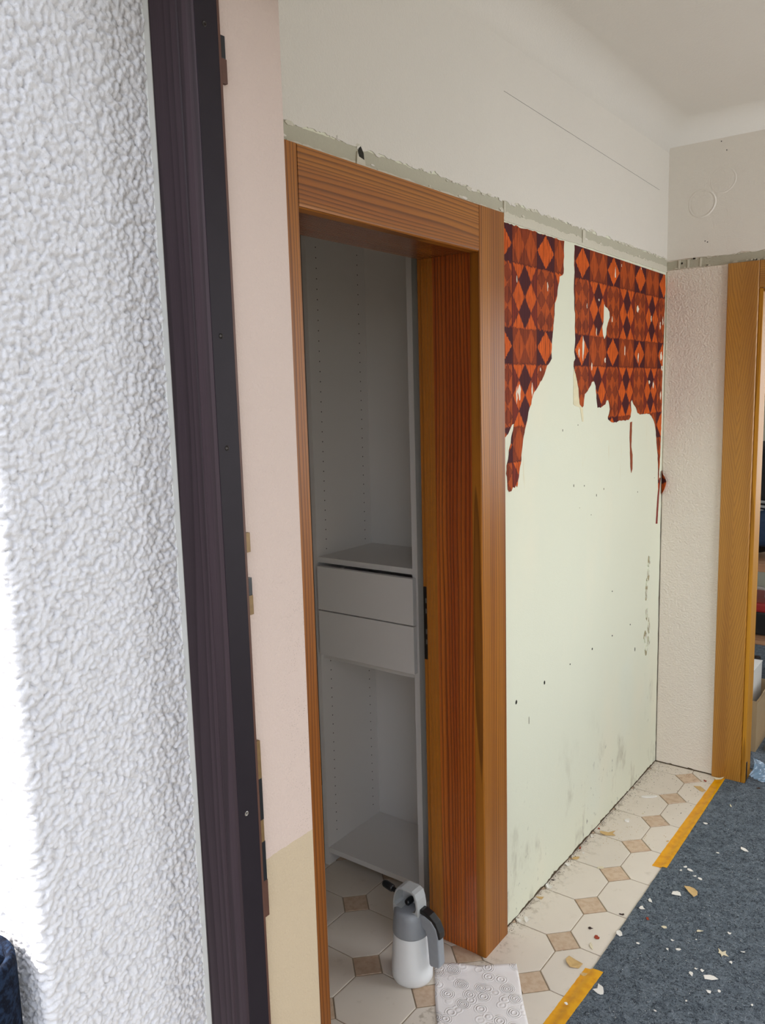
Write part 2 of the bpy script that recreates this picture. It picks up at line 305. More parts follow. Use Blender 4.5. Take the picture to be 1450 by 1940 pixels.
DARKW = wood('dark_stained_wood', 'X', 'Z', '382c31', '31262b', '221a1d', freq=60, k=0.9, rough=0.5, coat=0.0)
INNERD = plain('blackened_wood', '221c22', 0.55, 0.2, var=0.15, vscale=30)
BROWNE = plain('worn_brown_edge', '54372c', 0.5, var=0.25, vscale=60)
CAB = plain('white_laminate', 'd8d5d1', 0.42, 0.45, var=0.015, vscale=4)
BLACK = plain('black_plastic', '17191c', 0.35, 0.5, var=0.1)
DKMETAL = plain('dark_metal', '2b2623', 0.4, 0.5, var=0.2, metal=0.6)
STEEL = plain('screw_steel', '8d8a86', 0.35, 0.5, var=0.1, metal=0.9)
BRASS = plain('old_brass', '7d6440', 0.45, 0.5, var=0.2, vscale=120, metal=0.3)
WPLAST = plain('white_profile_plastic', 'dadbd8', 0.5, 0.4, var=0.03)
HOLE_M = plain('hole_dark', '34332e', 0.9, 0.1, var=0.3, vscale=300)
DIRT = plain('dirt_crack', '574b3c', 0.95, 0.1, var=0.4, vscale=150)
GROUND_M = plain('terrace_concrete', '6f6b65', 0.9, 0.2, var=0.08, vscale=6, bump=0.001)

# ------------------------------------------------------------------ shell
def structure():
    s = lambda o, l, c: tag(o, l, c, kind='structure')
    # floor slab (grout level) with every octagon and dot tile as its own piece
    fl = s(bxo('floor', plain('tile_grout', 'a39580', 0.95, 0.1, var=0.15, vscale=40), None, -1.62, 2.72, 0.448, 6.3, -0.12, -0.0025),
           'beige octagon and dot tiled floor of hall and closet', 'floor')
    g = G('octagon_tile', 0.32, 0.5); p = g.pos(); v = g.vec(*p)
    c = g.scale(lin('dad0c2'), g.noise(v, 7, 3)*0.14+0.93+(g.rand()-0.5)*0.06)
    c = g.mix(g.noise(v, 26, 4, 0.65).step(0.58, 0.75)*0.35, c, lin('b8aa96'))
    c = g.mix(p[0].step(0.09, 0.0)*g.noise(v, 45, 4, 0.65).step(0.50, 0.66)*(p[0] > -0.02)*0.55, c, lin('8a7a62'))
    g.color(c); g.rough(g.noise(v, 30, 3)*0.25+0.22); g.bump(g.noise(v, 14, 2), 0.0008); T1 = g.m
    g = G('dot_tile', 0.35, 0.5); p = g.pos(); v = g.vec(*p)
    c = g.mix(g.noise(v, 55, 3).step(0.35, 0.7), lin('d1b99f'), lin('c2a488'))
    g.color(g.scale(c, 0.95+(g.rand()-0.5)*0.12)); g.bump(g.noise(v, 30, 3), 0.001); T2 = g.m
    def tile_mesh(name, pts, mat):
        bm = bmesh.new(); n = len(pts)
        lo = [bm.verts.new((x, y, -0.010)) for x, y in pts]; mi = [bm.verts.new((x, y, -0.0008)) for x, y in pts]
        hi = [bm.verts.new((x*0.985, y*0.985, 0.0)) for x, y in pts]
        for a, b in ((lo, mi), (mi, hi)):
            for i in range(n): bm.faces.new((a[i], a[(i+1) % n], b[(i+1) % n], b[i]))
        bm.faces.new(hi); me = bpy.data.meshes.new(name); bm.normal_update(); bm.to_mesh(me); bm.free(); me.materials.append(mat); return me
    PX, PY, d = 0.205, 0.2045, 0.053; gr = 0.0016
    ax, ay = PX/2-gr, PY/2-gr; k = d
    octo = tile_mesh('tile', [(ax, -ay+k), (ax, ay-k), (ax-k, ay), (-ax+k, ay), (-ax, ay-k), (-ax, -ay+k), (-ax+k, -ay), (ax-k, -ay)], T1)
    e = d-gr*1.4
    dot = tile_mesh('dot_tile', [(e, 0), (0, e), (-e, 0), (0, -e)], T2)
    fo = world_loc(fl)
    for i in range(-6, 3):
        for j in range(-4, 8):
            for me, x, y in ((octo, 0.0605+PX*(i-1), 1.938+PY*j), (dot, 0.163+PX*(i-1), 2.040+PY*j)):
                hall = -0.06 < x < 0.36 and 1.2 < y < 3.40
                closet = -1.15 < x < -0.06 and 1.1 < y < 2.42
                if hall or closet:
                    o = bpy.data.objects.new(me.name, me); COL.objects.link(o); o.parent = fl; o.location = Vector((x, y, 0))-fo
    # ceiling + cove
    ce = s(bxo('ceiling', CEIL, None, -1.62, 2.72, 0.448, 6.3, H, H+0.1), 'off-white plastered ceiling with rounded cove', 'ceiling')
    R = 0.095; bm = bmesh.new(); N = 16
    arc = [(0.0023+R-R*math.cos(math.pi/2*i/N), H-R+R*math.sin(math.pi/2*i/N)) for i in range(N+1)]
    rows = [[bm.verts.new((o_, 0.84, z)) for o_, z in arc], [bm.verts.new((o_, YE-o_, z)) for o_, z in arc], [bm.verts.new((2.19, YE-o_, z)) for o_, z in arc]]
    for a, b in zip(rows, rows[1:]):
        for i in range(N): bm.faces.new((a[i], b[i], b[i+1], a[i+1]))
    obj('cove', bm, CEIL, ce, True)
    # wall_left: the wall with the closet doorway (door opening 1.165..1.885)
    wl = s(pro('wall_left', BARE, None, [(0.838, 0), (1.165, 0), (1.165, 1.975), (1.885, 1.975), (1.885, 0), (YE, 0), (YE, H), (0.838, H)], 'X', -0.14, 0.0),
           'long hall wall with bare stripped plaster and closet doorway', 'wall')
    rng = random.Random(3)
    # white paint kept above the old moulding line, with a broken lower edge
    lowe = ragged(rng, 0.838, YE, 2.101, 0.0024, 0.006)
    pro('paint_layer', WHITE, wl, lowe+[(YE, H), (0.838, H)], 'X', 0.0, 0.0022)
    # grey-green strip where the moulding was, and the pale filler line under it
    up = ragged(rng, 0.838, YE, 2.100, 0.0018); dn = ragged(rng, 0.838, YE, 2.068, 0.0016, 0.006)
    pro('moulding_trace', BAND, wl, dn+up[::-1], 'X', 0.0, 0.0012)
    fil = plaster('filler_line', 'c9c4b4', 190, 0.0014, 0.06)
    up = ragged(rng, 1.97, YE, 2.071, 0.0022, 0.008); dn = ragged(rng, 1.97, YE, 2.049, 0.0008)
    pro('filler_strip', fil, wl, dn+up[::-1], 'X', 0.0, 0.0022)
    up = ragged(rng, 0.9, 1.97, 2.070, 0.0015, 0.008)
    pro('filler_strip', fil, wl, [(0.9, 2.062), (1.97, 2.062)]+up[::-1], 'X', 0.0, 0.0018)
    for k_ in range(80):                       # flakes of paint hanging on along the edge
        y = rng.uniform(1.0, YE-0.02); z = rng.choice((2.101, 2.099, 2.072))+rng.uniform(-0.003, 0.004)
        n = rng.randint(5, 7); rr = rng.uniform(0.003, 0.010)
        pts = [(y+rr*1.9*math.cos(6.283*i/n)*rng.uniform(.6, 1.2), z+rr*0.55*math.sin(6.283*i/n)*rng.uniform(.6, 1.2)) for i in range(n)]
        pro('paint_flake', fil if k_ % 3 else WHITE, wl, pts, 'X', 0.001, rng.uniform(0.0020, 0.0036))
    for (y, z, w, h) in ((2.525, 2.077, 0.022, 0.040), (2.0, 2.078, 0.007, 0.042)):       # plaster plugs bridging the strip
        pts = [(y-w/2, z-h/2), (y+w/2*0.8, z-h/2+0.003), (y+w/2, z+h/2-0.004), (y+w*0.2, z+h/2), (y-w/2*0.9, z+h/2-0.002)]
        pro('plaster_plug', fil, wl, pts, 'X', 0.001, 0.005)
    y, z = 1.385, 2.088                          # broken dowel hole over the door
    pro('broken_hole', HOLE_M, wl, [(y-0.004, z-0.016), (y+0.014, z-0.012), (y+0.012, z+0.004), (y+0.003, z+0.016), (y-0.005, z+0.010)], 'X', 0.001, 0.0026)
    pro('plaster_plug', fil, wl, [(y-0.014, z-0.022), (y+0.016, z-0.024), (y+0.014, z-0.010), (y-0.006, z-0.006), (y-0.010, z+0.004)], 'X', 0.001, 0.0042)
    pro('pencil_line', HOLE_M, wl, [(2.003, 2.3720), (3.241, 2.3430), (3.241, 2.3438), (2.003, 2.3728)], 'X', 0.0022, 0.0024)
    # dowel holes, nicks and the gouged patch by the corner
    for i, (y, z, w, h) in enumerate(MARKS):
        n = 9; a = 0.5 if i < 7 else 0.34
        pts = [(y+w*a*0.62*math.cos(6.283*q/n)*rng.uniform(.8, 1.15), z+h*a*math.sin(6.283*q/n)*rng.uniform(.8, 1.15)) for q in range(n)]
        pro('dowel_hole' if i < 7 else 'nick', HOLE_M if (i < 7 or i % 2) else DIRT, wl, pts, 'X', 0.0, 0.0008)
    olive = plain('gouge_olive', 'a39a7c', 0.95, 0.1, var=0.55, vscale=160, bump=0.002, bscale=260)
    for (y, z, w, h) in GOUGE:
        n = 11
        pts = [(y+w*0.30*math.cos(6.283*i/n)*rng.uniform(.45, 1.25), z+h*0.62*math.sin(6.283*i/n)*rng.uniform(.6, 1.2)) for i in range(n)]
        pro('gouge', olive, wl, pts, 'X', 0.0, 0.0010)
        for q in range(3):
            yy, zz = y+rng.uniform(-.25, .25)*w, z+rng.uniform(-.5, .5)*h; n = 6
            pts = [(yy+w*0.11*math.cos(6.283*i/n)*rng.uniform(.5, 1.3), zz+h*0.26*math.sin(6.283*i/n)*rng.uniform(.6, 1.2)) for i in range(n)]
            pro('plaster_flake', BARE if q else fil, wl, pts, 'X', 0.0, rng.uniform(0.003, 0.006))
    # open joint at the foot of the wall and up the corner
    lo = ragged(rng, 1.98, YE, 0.0055, 0.0028, 0.01)
    pro('floor_joint', DIRT, wl, [(1.98, 0.0), (YE, 0.0)]+lo[::-1], 'X', 0.0, 0.0012)
    pts = ragged(rng, 0.0, 1.26, YE-0.0048, 0.0016, 0.02)
    pro('corner_joint', DIRT, wl, [(b, a) for a, b in pts]+[(YE, 1.26), (YE, 0.0)], 'X', 0.0, 0.0012)
    # wall_back (end wall) with doorway .352..1.19
    wb = s(pro('wall_back', ENDW, None, [(-0.14, 0), (0.352, 0), (0.352, 1.97), (1.20, 1.97), (1.20, 0), (2.72, 0), (2.72, H), (-0.14, H)], 'Y', YE, YE+0.12),
           'off-white end wall with oak-framed doorway', 'wall')
    up = ragged(rng, 0.014, 0.236, 2.054, 0.0006, 0.02)
    pro('plaster_coat', ENDW, wb, [(0.005, 0.005), (0.236, 0.005)]+up[::-1]+[(0.006, 2.046)], 'Y', YE-0.005, YE)
    lowe = ragged(rng, 0.0, 2.19, 2.092, 0.0022)
    EUP = plaster('end_wall_upper_paint', 'e4dfd6', 210, 0.0012, 0.035); pro('paint_layer', EUP, wb, lowe+[(2.19, H), (0.0, H)], 'Y', YE-0.004, YE)
    up = ragged(rng, 0.0, 2.19, 2.091, 0.0018); dn = ragged(rng, 0.0, 2.19, 2.057, 0.0016)
    pro('moulding_trace', BAND, wb, dn+up[::-1], 'Y', YE-0.0012, YE)
    for k_ in range(20):
        x = rng.uniform(0.02, 0.4); zz = rng.choice((2.090, 2.062, 2.06)); n = 6; rr = rng.uniform(.003, .008)
        pts = [(x+rr*1.5*math.cos(6.283*i/n)*rng.uniform(.6, 1.2), zz+rr*.7*math.sin(6.283*i/n)*rng.uniform(.6, 1.2)) for i in range(n)]
        pro('paint_flake', fil, wb, pts, 'Y', YE-0.005, YE)
    for x in (0.046, 0.081, 0.128): pro('plaster_plug', fil, wb, [(x, 2.058), (x+0.006, 2.057), (x+0.008, 2.090), (x+0.001, 2.091)], 'Y', YE-0.004, YE)
    pro('dowel_hole', HOLE_M, wb, [(0.060+0.004*math.cos(i), 2.078+0.004*math.sin(i)) for i in range(6)], 'Y', YE-0.002, YE)
    # filled round patches on the upper end wall: a disc set in a shallow ring
    for (cx, cz, r1, n0) in ((0.130, 2.292, 0.047, 44), (0.205, 2.366, 0.043, 44)):
        bm = bmesh.new(); prof = [(r1*1.14, -0.0006), (r1*1.06, 0.0018), (r1*1.01, 0.0026), (r1*0.955, 0.0004), (r1*0.92, 0.0014), (r1*0.80, 0.0018), (r1*0.30, 0.0018)]
        if cx > 0.2: prof = [(r, h*0.45) for r, h in prof]
        rows = []
        for r, h in prof:
            rows.append([bm.verts.new((cx+r*math.cos(t)*(1+0.03*math.sin(3*t+cx*9)), YE-0.004-h*(1.0+0.5*math.sin(t+2)), cz+r*1.02*math.sin(t))) for t in [6.28318*i/n0 for i in range(n0)]])
        for a, b in zip(rows, rows[1:]):
            for i in range(n0): bm.faces.new((a[i], b[i], b[(i+1) % n0], a[(i+1) % n0]))
        bm.faces.new(rows[-1][::-1]); bmesh.ops.recalc_face_normals(bm, faces=bm.faces[:]); bmesh.ops.reverse_faces(bm, faces=bm.faces[:]) if bm.faces[-1].normal.y > 0 else None; obj('filled_hole', bm, EUP, wb, True)
    for (x, z) in ((0.215, 2.470), (0.195, 2.505), (0.146, 2.151), (0.155, 2.146)):
        pro('nick', HOLE_M, wb, [(x+0.0022*math.cos(i), z+0.0022*math.sin(i)) for i in range(6)], 'Y', YE-0.0046, YE)
    pro('floor_joint', DIRT, wb, [(0.0, 0.0), (0.236, 0.0)]+ragged(rng, 0.0, 0.236, 0.0045, 0.0018, 0.01)[::-1], 'Y', YE-0.0058, YE)
    # wall_front: outside wall, rendered outside, plastered reveal inside
    bm = bmesh.new()
    box(bm, -1.62, 0.222, 0.452, 0.684, -0.12, H); box(bm, -1.62, 0.2295, 0.684, 0.7225, -0.12, H); box(bm, -1.62, 0.297, 0.7225, 0.838, -0.12, H)
    box(bm, 1.40, 2.72, 0.448, 0.838, -0.12, H); box(bm, 0.222, 1.40, 0.448, 0.838, 2.20, H)
    wf = s(obj('wall_front', bm, PLAINWALL), 'thick outside wall around the front doorway', 'wall')
    bxo('reveal_plaster', PALE, wf, 0.297, 0.300, 0.7262, 0.838, 0.0, 2.20, bev=0.0015)
    render_coat(wf)
    bxo('render_plinth', RENDER, wf, 0.02, 0.2262, 0.4478, 0.6745, -0.12, 0.722)
    bxo('render_field', RENDER, wf, -1.62, 0.02, 0.4478, 0.452, -0.12, H); bxo('render_head', RENDER, wf, 0.02, 0.2262, 0.4478, 0.452, 2.19, H)
    bxo('corner_bead', WPLAST, wf, 0.2235, 0.2300, 0.6745, 0.6838, 0.0, 2.2, bev=0.001)
    # remaining rooms (only their inner faces matter)
    bm = bmesh.new(); box(bm, 2.20, 2.30, 0.838, 2.05, 0, H); box(bm, 2.20, 2.30, 3.25, YE, 0, H); box(bm, 2.20, 2.30, 2.05, 3.25, 0, 0.80); box(bm, 2.20, 2.30, 2.05, 3.25, 2.20, H)
    s(obj('wall_right', bm, PLAINWALL), 'plain light wall with window opposite the closet doorway', 'wall')
    w = s(empty('window_1', (2.25, 2.65, 0.80)), 'white window frame in the right hall wall', 'window')
    for q in ((2.05, 2.11, 0.80, 2.20), (3.19, 3.25, 0.80, 2.20), (2.11, 3.19, 0.80, 0.86), (2.11, 3.19, 2.14, 2.20)): bxo('frame_bar', WPLAST, w, 2.22, 2.27, *q)
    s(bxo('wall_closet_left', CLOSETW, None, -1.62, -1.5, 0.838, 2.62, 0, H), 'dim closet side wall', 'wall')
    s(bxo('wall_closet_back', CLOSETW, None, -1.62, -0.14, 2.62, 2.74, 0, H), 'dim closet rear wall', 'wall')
    s(bxo('wall_room_left', PLAINWALL, None, -1.62, -1.5, YE+0.12, 6.2, 0, H), 'pale wall of the room beyond the oak doorway', 'wall')
    bm = bmesh.new(); box(bm, -1.62, 0.5, 6.12, 6.2, 0, H); box(bm, 2.2, 2.72, 6.12, 6.2, 0, H); box(bm, 0.5, 2.2, 6.12, 6.2, 0, 0.7); box(bm, 0.5, 2.2, 6.12, 6.2, 2.2, H)
    s(obj('wall_room_back', bm, plaster('far_wall', 'd6d8cc', 120, 0.0006)), 'pale rear wall of the room beyond the oak doorway', 'wall')
    w = s(empty('window_2', (1.35, 6.16, 0.7)), 'white window frame in the room beyond the oak doorway', 'window')
    for q in ((0.5, 0.56, 0.7, 2.2), (2.14, 2.2, 0.7, 2.2)): bxo('frame_bar', WPLAST, w, q[0], q[1], 6.14, 6.18, q[2], q[3])
    for q in ((0.56, 2.14, 0.7, 0.76), (0.56, 2.14, 2.14, 2.2)): bxo('frame_bar', WPLAST, w, q[0], q[1], 6.14, 6.18, q[2], q[3])
    s(bxo('wall_room_right', PLAINWALL, None, 2.62, 2.72, YE+0.12, 6.2, 0, H), 'right wall of the room beyond the oak doorway', 'wall')
    s(bxo('ground', GROUND_M, None, -9, 9, -9, 0.448, -0.14, -0.02), 'concrete terrace outside the front doorway', 'ground')

def render_coat(parent):
    """granular render on the outside corner: exterior face, rounded arris and reveal, displaced grain by grain"""
    step = 0.0017; rng = np.random.default_rng(5)
    path = []                                    # (x, y, nx, ny)
    for x in np.arange(0.02, 0.220, step): path.append((x, 0.448, 0, -1))
    for t in np.linspace(0, math.pi/2, 6): path.append((0.220+0.006*math.sin(t), 0.454-0.006*math.cos(t), math.sin(t), -math.cos(t)))
    for y in np.arange(0.456, 0.6755, step): path.append((0.226, y, 1, 0))
    path = np.array(path); zs = np.arange(0.72, 2.20, step)
    ds = np.r_[0, np.cumsum(np.hypot(np.diff(path[:, 0]), np.diff(path[:, 1])))]
    U, V = np.meshgrid(ds, zs)
    def vnoise(u, v, c):
        u, v = u/c, v/c; iu, iv = np.floor(u).astype(int), np.floor(v).astype(int)
        tab = rng.random((iv.max()+3, iu.max()+3)); fu, fv = u-iu, v-iv
        fu, fv = fu*fu*(3-2*fu), fv*fv*(3-2*fv)
        return (tab[iv, iu]*(1-fu)+tab[iv, iu+1]*fu)*(1-fv)+(tab[iv+1, iu]*(1-fu)+tab[iv+1, iu+1]*fu)*fv
    def worley(u, v, c):
        u, v = u/c, v/c; iu, iv = np.floor(u).astype(int)+1, np.floor(v).astype(int)+1
        u, v = u+1, v+1
        ju = rng.random((iv.max()+3, iu.max()+3)); jv = rng.random(ju.shape); best = np.full(u.shape, 9.0)
        for a in (-1, 0, 1):
            for b in (-1, 0, 1):
                q, w = iu+a, iv+b
                best = np.minimum(best, (q+ju[w, q]-u)**2+(w+jv[w, q]-v)**2)
        return np.sqrt(best)
    wu = U+0.004*(vnoise(U, V, 0.006)-0.5); wv = V+0.004*(vnoise(U, V, 0.006)-0.5)
    h = np.sqrt(np.clip(1-(worley(wu, wv, 0.0068)/0.74)**2, 0, 1))*0.0048 + (vnoise(U, V, 0.0035)-0.5)*0.0022 + (vnoise(U, V, 0.012)-0.5)*0.0022 + (vnoise(U, V, 0.05)-0.5)*0.001
    pits = vnoise(U, V, 0.010); h -= np.clip(pits-0.86, 0, 1)*0.012
    Xc = path[:, 0][None, :]+path[:, 2][None, :]*h; Yc = path[:, 1][None, :]+path[:, 3][None, :]*h
    co = np.stack([Xc, Yc, V], -1).reshape(-1, 3); nr, nc = U.shape
    idx = np.arange(nr*nc).reshape(nr, nc)
    q = np.stack([idx[:-1, :-1], idx[:-1, 1:], idx[1:, 1:], idx[1:, :-1]], -1).reshape(-1, 4)
    me = bpy.data.meshes.new('render_coat')
    me.vertices.add(len(co)); me.vertices.foreach_set('co', co.ravel().astype(np.float32))
    me.loops.add(q.size); me.loops.foreach_set('vertex_index', q.ravel().astype(np.int32))
    me.polygons.add(len(q)); me.polygons.foreach_set('loop_start', np.arange(0, q.size, 4, dtype=np.int32))
    me.polygons.foreach_set('loop_total', np.full(len(q), 4, dtype=np.int32)); me.update(calc_edges=True)
    me.polygons.foreach_set('use_smooth', np.ones(len(q), dtype=bool)); me.materials.append(RENDER)
    o = bpy.data.objects.new('render_coat', me); COL.objects.link(o); o.parent = parent; o.location = -world_loc(parent)
structure()

# ------------------------------------------------------------------ door frames
def closet_frame():
    d = empty('door_1', (0, 1.53, 0)); tag(d, 'varnished pine door frame of the closet doorway', 'door frame', kind='structure')
    pro('casing_stile', PINE_Z, d, [(0.0005, 1.979), (0.0125, 1.979), (0.015, 1.9765), (0.015, 1.8485), (0.0125, 1.846), (-0.013, 1.846), (-0.013, 1.8845), (0.0005, 1.8845)], 'Z', 0.0, 2.062)
    pro('casing_stile', PINE_Z, d, [(0.0005, 1.066), (0.0125, 1.066), (0.015, 1.0685), (0.015, 1.1775), (0.0125, 1.180), (-0.013, 1.180), (-0.013, 1.1655), (0.0005, 1.1655)], 'Z', 0.0, 2.062)
    pro('casing_head', PINE_H, d, [(0.0005, 2.062), (0.0145, 2.062), (0.0145, 1.9555), (0.0135, 1.9515), (0.010, 1.9490), (-0.013, 1.9490), (-0.013, 1.9745), (0.0005, 1.9745)], 'Y', 1.1802, 1.8458)
    bxo('jamb', PINE_J, d, -0.165, -0.0133, 1.847, 1.8845, 0, 1.9745, bev=0.001)
    bxo('jamb', PINE_J, d, -0.165, -0.0133, 1.1655, 1.179, 0, 1.9745, bev=0.001)
    bxo('jamb_head', PINE_T, d, -0.165, -0.0133, 1.1793, 1.8467, 1.9500, 1.9745, bev=0.001)
    bxo('rebate', PINE_J, d, -0.181, -0.1652, 1.855, 1.8845, 0, 1.9745, bev=0.001)
    bxo('rebate', PINE_J, d, -0.181, -0.1652, 1.1655, 1.170, 0, 1.9745, bev=0.001)
    bxo('rebate_head', PINE_T, d, -0.181, -0.1652, 1.1703, 1.8547, 1.9620, 1.9745, bev=0.001)
    sp = bxo('strike_plate', DKMETAL, d, -0.1805, -0.1655, 1.8535, 1.8552, 0.850, 1.062, bev=0.0006)
    for zz in (1.015, 0.985, 0.925, 0.895): bxo('plate_highlight', STEEL, sp, -0.174, -0.169, 1.8530, 1.8537, zz, zz+0.014)  # raised bright steel bars standing in for highlights on the plate
closet_frame()
def end_frame():
    d = empty('door_2', (0.76, YE, 0)); tag(d, 'light oak door frame in the end wall', 'door frame', kind='structure')
    y0 = YE-0.018
    bxo('casing_stile', OAK_Z, d, 0.236, 0.348, y0, YE, 0.0, 2.056, bev=0.005, seg=3)
    bxo('casing_stile', OAK_Z, d, 1.204, 1.316, y0, YE, 0.0, 2.056, bev=0.005, seg=3)
    bxo('casing_head', OAK_H, d, 0.348, 1.204, y0+0.001, YE, 1.957, 2.056, bev=0.004, seg=3)
    bxo('jamb', OAK_J, d, 0.3485, 0.364, YE-0.012, YE+0.078, 0.0, 1.956, bev=0.004, seg=3)
    bxo('jamb', OAK_J, d, 1.189, 1.2035, YE-0.012, YE+0.078, 0.0, 1.956, bev=0.004, seg=3)
    bxo('jamb_head', OAK_H, d, 0.365, 1.188, YE-0.012, YE+0.078, 1.942, 1.956, bev=0.003)
    bxo('dark_strip', BLACK, d, 0.364, 0.3665, YE+0.004, YE+0.016, 0.0, 0.085)  # short black strip at the foot of the left jamb
end_frame()
def front_frame():
    d = empty('door_3', (0.85, 0.70, 0)); tag(d, 'dark stained wooden front door frame', 'door frame', kind='structure')
    prof = [(0.2302, 0.684), (0.2785, 0.684), (0.2800, 0.6852), (0.2822, 0.6852), (0.2840, 0.6838), (0.2960, 0.6838), (0.3030, 0.6850), (0.3066, 0.6885), (0.3070, 0.694), (0.3070, 0.7225), (0.2302, 0.7225)]
    pro('stile', DARKW, d, prof[:7]+[(0.3060, 0.6875), (0.3060, 0.7225), (0.2302, 0.7225)], 'Z', -0.02, 2.16)
    bxo('inner_jamb', INNERD, d, 0.3060, 0.3071, 0.6880, 0.7225, -0.02, 2.16)
    bxo('inner_edge', BROWNE, d, 0.2985, 0.3072, 0.7225, 0.7262, 0.0, 2.16)
    pro('stile', DARKW, d, [(1.6302-x, y) for x, y in prof], 'Z', -0.02, 2.16)
    bxo('head', DARKW, d, 0.2302, 1.40, 0.684, 0.7225, 2.12, 2.2)
    for z in (2.034, 1.676, 1.538, 1.048):
        bm = bmesh.new(); n = 14
        def ring(r, x): return [bm.verts.new((x, 0.7015+r*math.cos(6.28318*i/n), z+r*math.sin(6.28318*i/n))) for i in range(n)]
        rows = [ring(0.0034, 0.3068), ring(0.0034, 0.3074), ring(0.0026, 0.3078), ring(0.0012, 0.3072)]
        for a, b in zip(rows, rows[1:]):
            for i in range(n): bm.faces.new((a[i], a[(i+1) % n], b[(i+1) % n], b[i]))
        bm.faces.new(rows[-1]); sc = obj('screw', bm, STEEL if z < 1.1 else DKMETAL, d)
    # lock strike plates and their pockets on the inner edge
    for nm, m, z0, z1, w in (('strike_pocket', BLACK, 2.004, 2.030, .007), ('strike_plate', BROWNE, 1.976, 2.004, .0085), ('strike_plate', BRASS, 1.400, 1.426, .0072),
                        ('strike_pocket', BLACK, 1.342, 1.366, .0066), ('strike_plate', BRASS, 1.316, 1.342, .0074), ('strike_plate', BRASS, 1.086, 1.140, .0066),
                        ('strike_pocket', BLACK, 1.026, 1.086, .0066), ('strike_plate', BRASS, 0.994, 1.026, .0060), ('strike_pocket', BLACK, 0.936, 0.994, .0070), ('strike_plate', BROWNE, 0.882, 0.936, .0080)):
        bxo(nm, m, d, 0.3015, 0.3071, 0.7262, 0.7262+w, z0, z1, bev=0.0006)
front_frame()
# ------------------------------------------------------------------ wallpaper
def m_wallpaper():
    g = G('patterned_wallpaper', 0.75, 0.15); _, y, z = g.pos(); x_ = 0.0
    wob = g.noise(g.vec(0.0, y*260, z*7), 1.0, 2)-0.5; z = z+wob*0.020; y = y+(g.noise(g.vec(0.0, y*60, z*60), 1.0, 2)-0.5)*0.003
    u = ((y-2.1981)/0.2662).fract()*0.2662                # across one repeat: column A 0..0.115, column B to 0.2662
    v = ((2.0455-z)/0.2725).fract()*0.2725                # down one repeat: dark row 0..0.098, panel row to 0.2725
    A = u < 0.115; top = v < 0.0985
    sA = (u-0.0575)/0.0575; sB = (u-0.1906)/0.0756
    tT = (v-0.04925)/0.04925; tP = (v-0.1855)/0.087
    OR, DK, RD, BR, BO = lin('cc5a1c'), lin('451c22'), lin('742a1c'), lin('84381a'), lin('ac4c1c')
    edge = lambda d, w: d.abs().step(w, 0.0)
    # column A, dark row
    dA = sA.abs()*1.02+tT.abs(); cA1 = g.mix(dA < 0.97, DK, OR)
    # column A, panel: 2 x 3 small lozenges on streaky orange
    dl = ((sA.abs()-0.5).abs())/0.47 + (((tP*1.5+0.5).fract()-0.5).abs())/0.46
    cA2 = g.mix(dl < 1.0, BO, BR); cA2 = g.mix(edge(dl-1.0, 0.12)*0.6, cA2, DK)
    corner = ((sA.abs()).pow(6)+(tP.abs()).pow(12)); cA2 = g.mix(corner > 0.93, cA2, RD)
    # column B, small cell: two tall lozenges
    dB = ((sB.abs()-0.5).abs())*2.0+tT.abs()*0.98; cB1 = g.mix(dB < 1.0, BR, BO); cB1 = g.mix(edge(dB-1.0, 0.10)*0.35, cB1, RD)
    # column B, large cell: harlequin lattice
    P_, Q_ = sB+tP, sB-tP; sc = ((P_.floor()+Q_.floor()+1)*0.5).abs()
    cB2 = g.mix(sc < 0.25, OR, DK); cB2 = g.mix(sc > 0.75, cB2, RD)
    ln = (P_-(P_+0.5).floor()).abs().min((Q_-(Q_+0.5).floor()).abs()); cB2 = g.mix((ln < 0.035)*0.55, cB2, DK)
    cA = g.mix(top, cA2, cA1); cB = g.mix(top, cB2, cB1); c = g.mix(A, cB, cA)
    # printed joints between the blocks
    j = (u.min((u-0.115).abs()).min((u-0.2662).abs()) < 0.0022).max(v.min((v-0.0985).abs()) < 0.0018)
    c = g.mix(j*0.7, c, lin('3c1518'))
    gr = g.noise(g.vec(0.0, y*190, z*12), 1.0, 3, 0.65); st2 = g.noise(g.vec(0.0, y*110, z*9), 1.0, 2)
    c = g.mix(gr.step(0.48, 0.64)*0.75, c, lin('4c1a12')); c = g.scale(c, st2*0.8+0.58)
    g.color(c); g.bump(gr, 0.0005, 0.5); return g.m
WPM = m_wallpaper()
BACKM = plain('wallpaper_backing', 'd9cfae', 0.9, 0.2, var=0.12, vscale=60)
TORNM = plain('torn_paper_white', 'dfd6c3', 0.9, 0.2, var=0.08, vscale=80)
def jag(pts, rng, amp=0.0022, seg=0.011):
    out = []
    for a, b in zip(pts, pts[1:]+pts[:1]):
        L_ = math.hypot(b[0]-a[0], b[1]-a[1]); n = max(1, int(L_/seg)); st = L_ > 0.3
        for i in range(n):
            t = i/n; am = 0 if (st or i == 0) else amp
            out.append((a[0]+(b[0]-a[0])*t+rng.uniform(-am, am), a[1]+(b[1]-a[1])*t+rng.uniform(-am, am)))
    return out
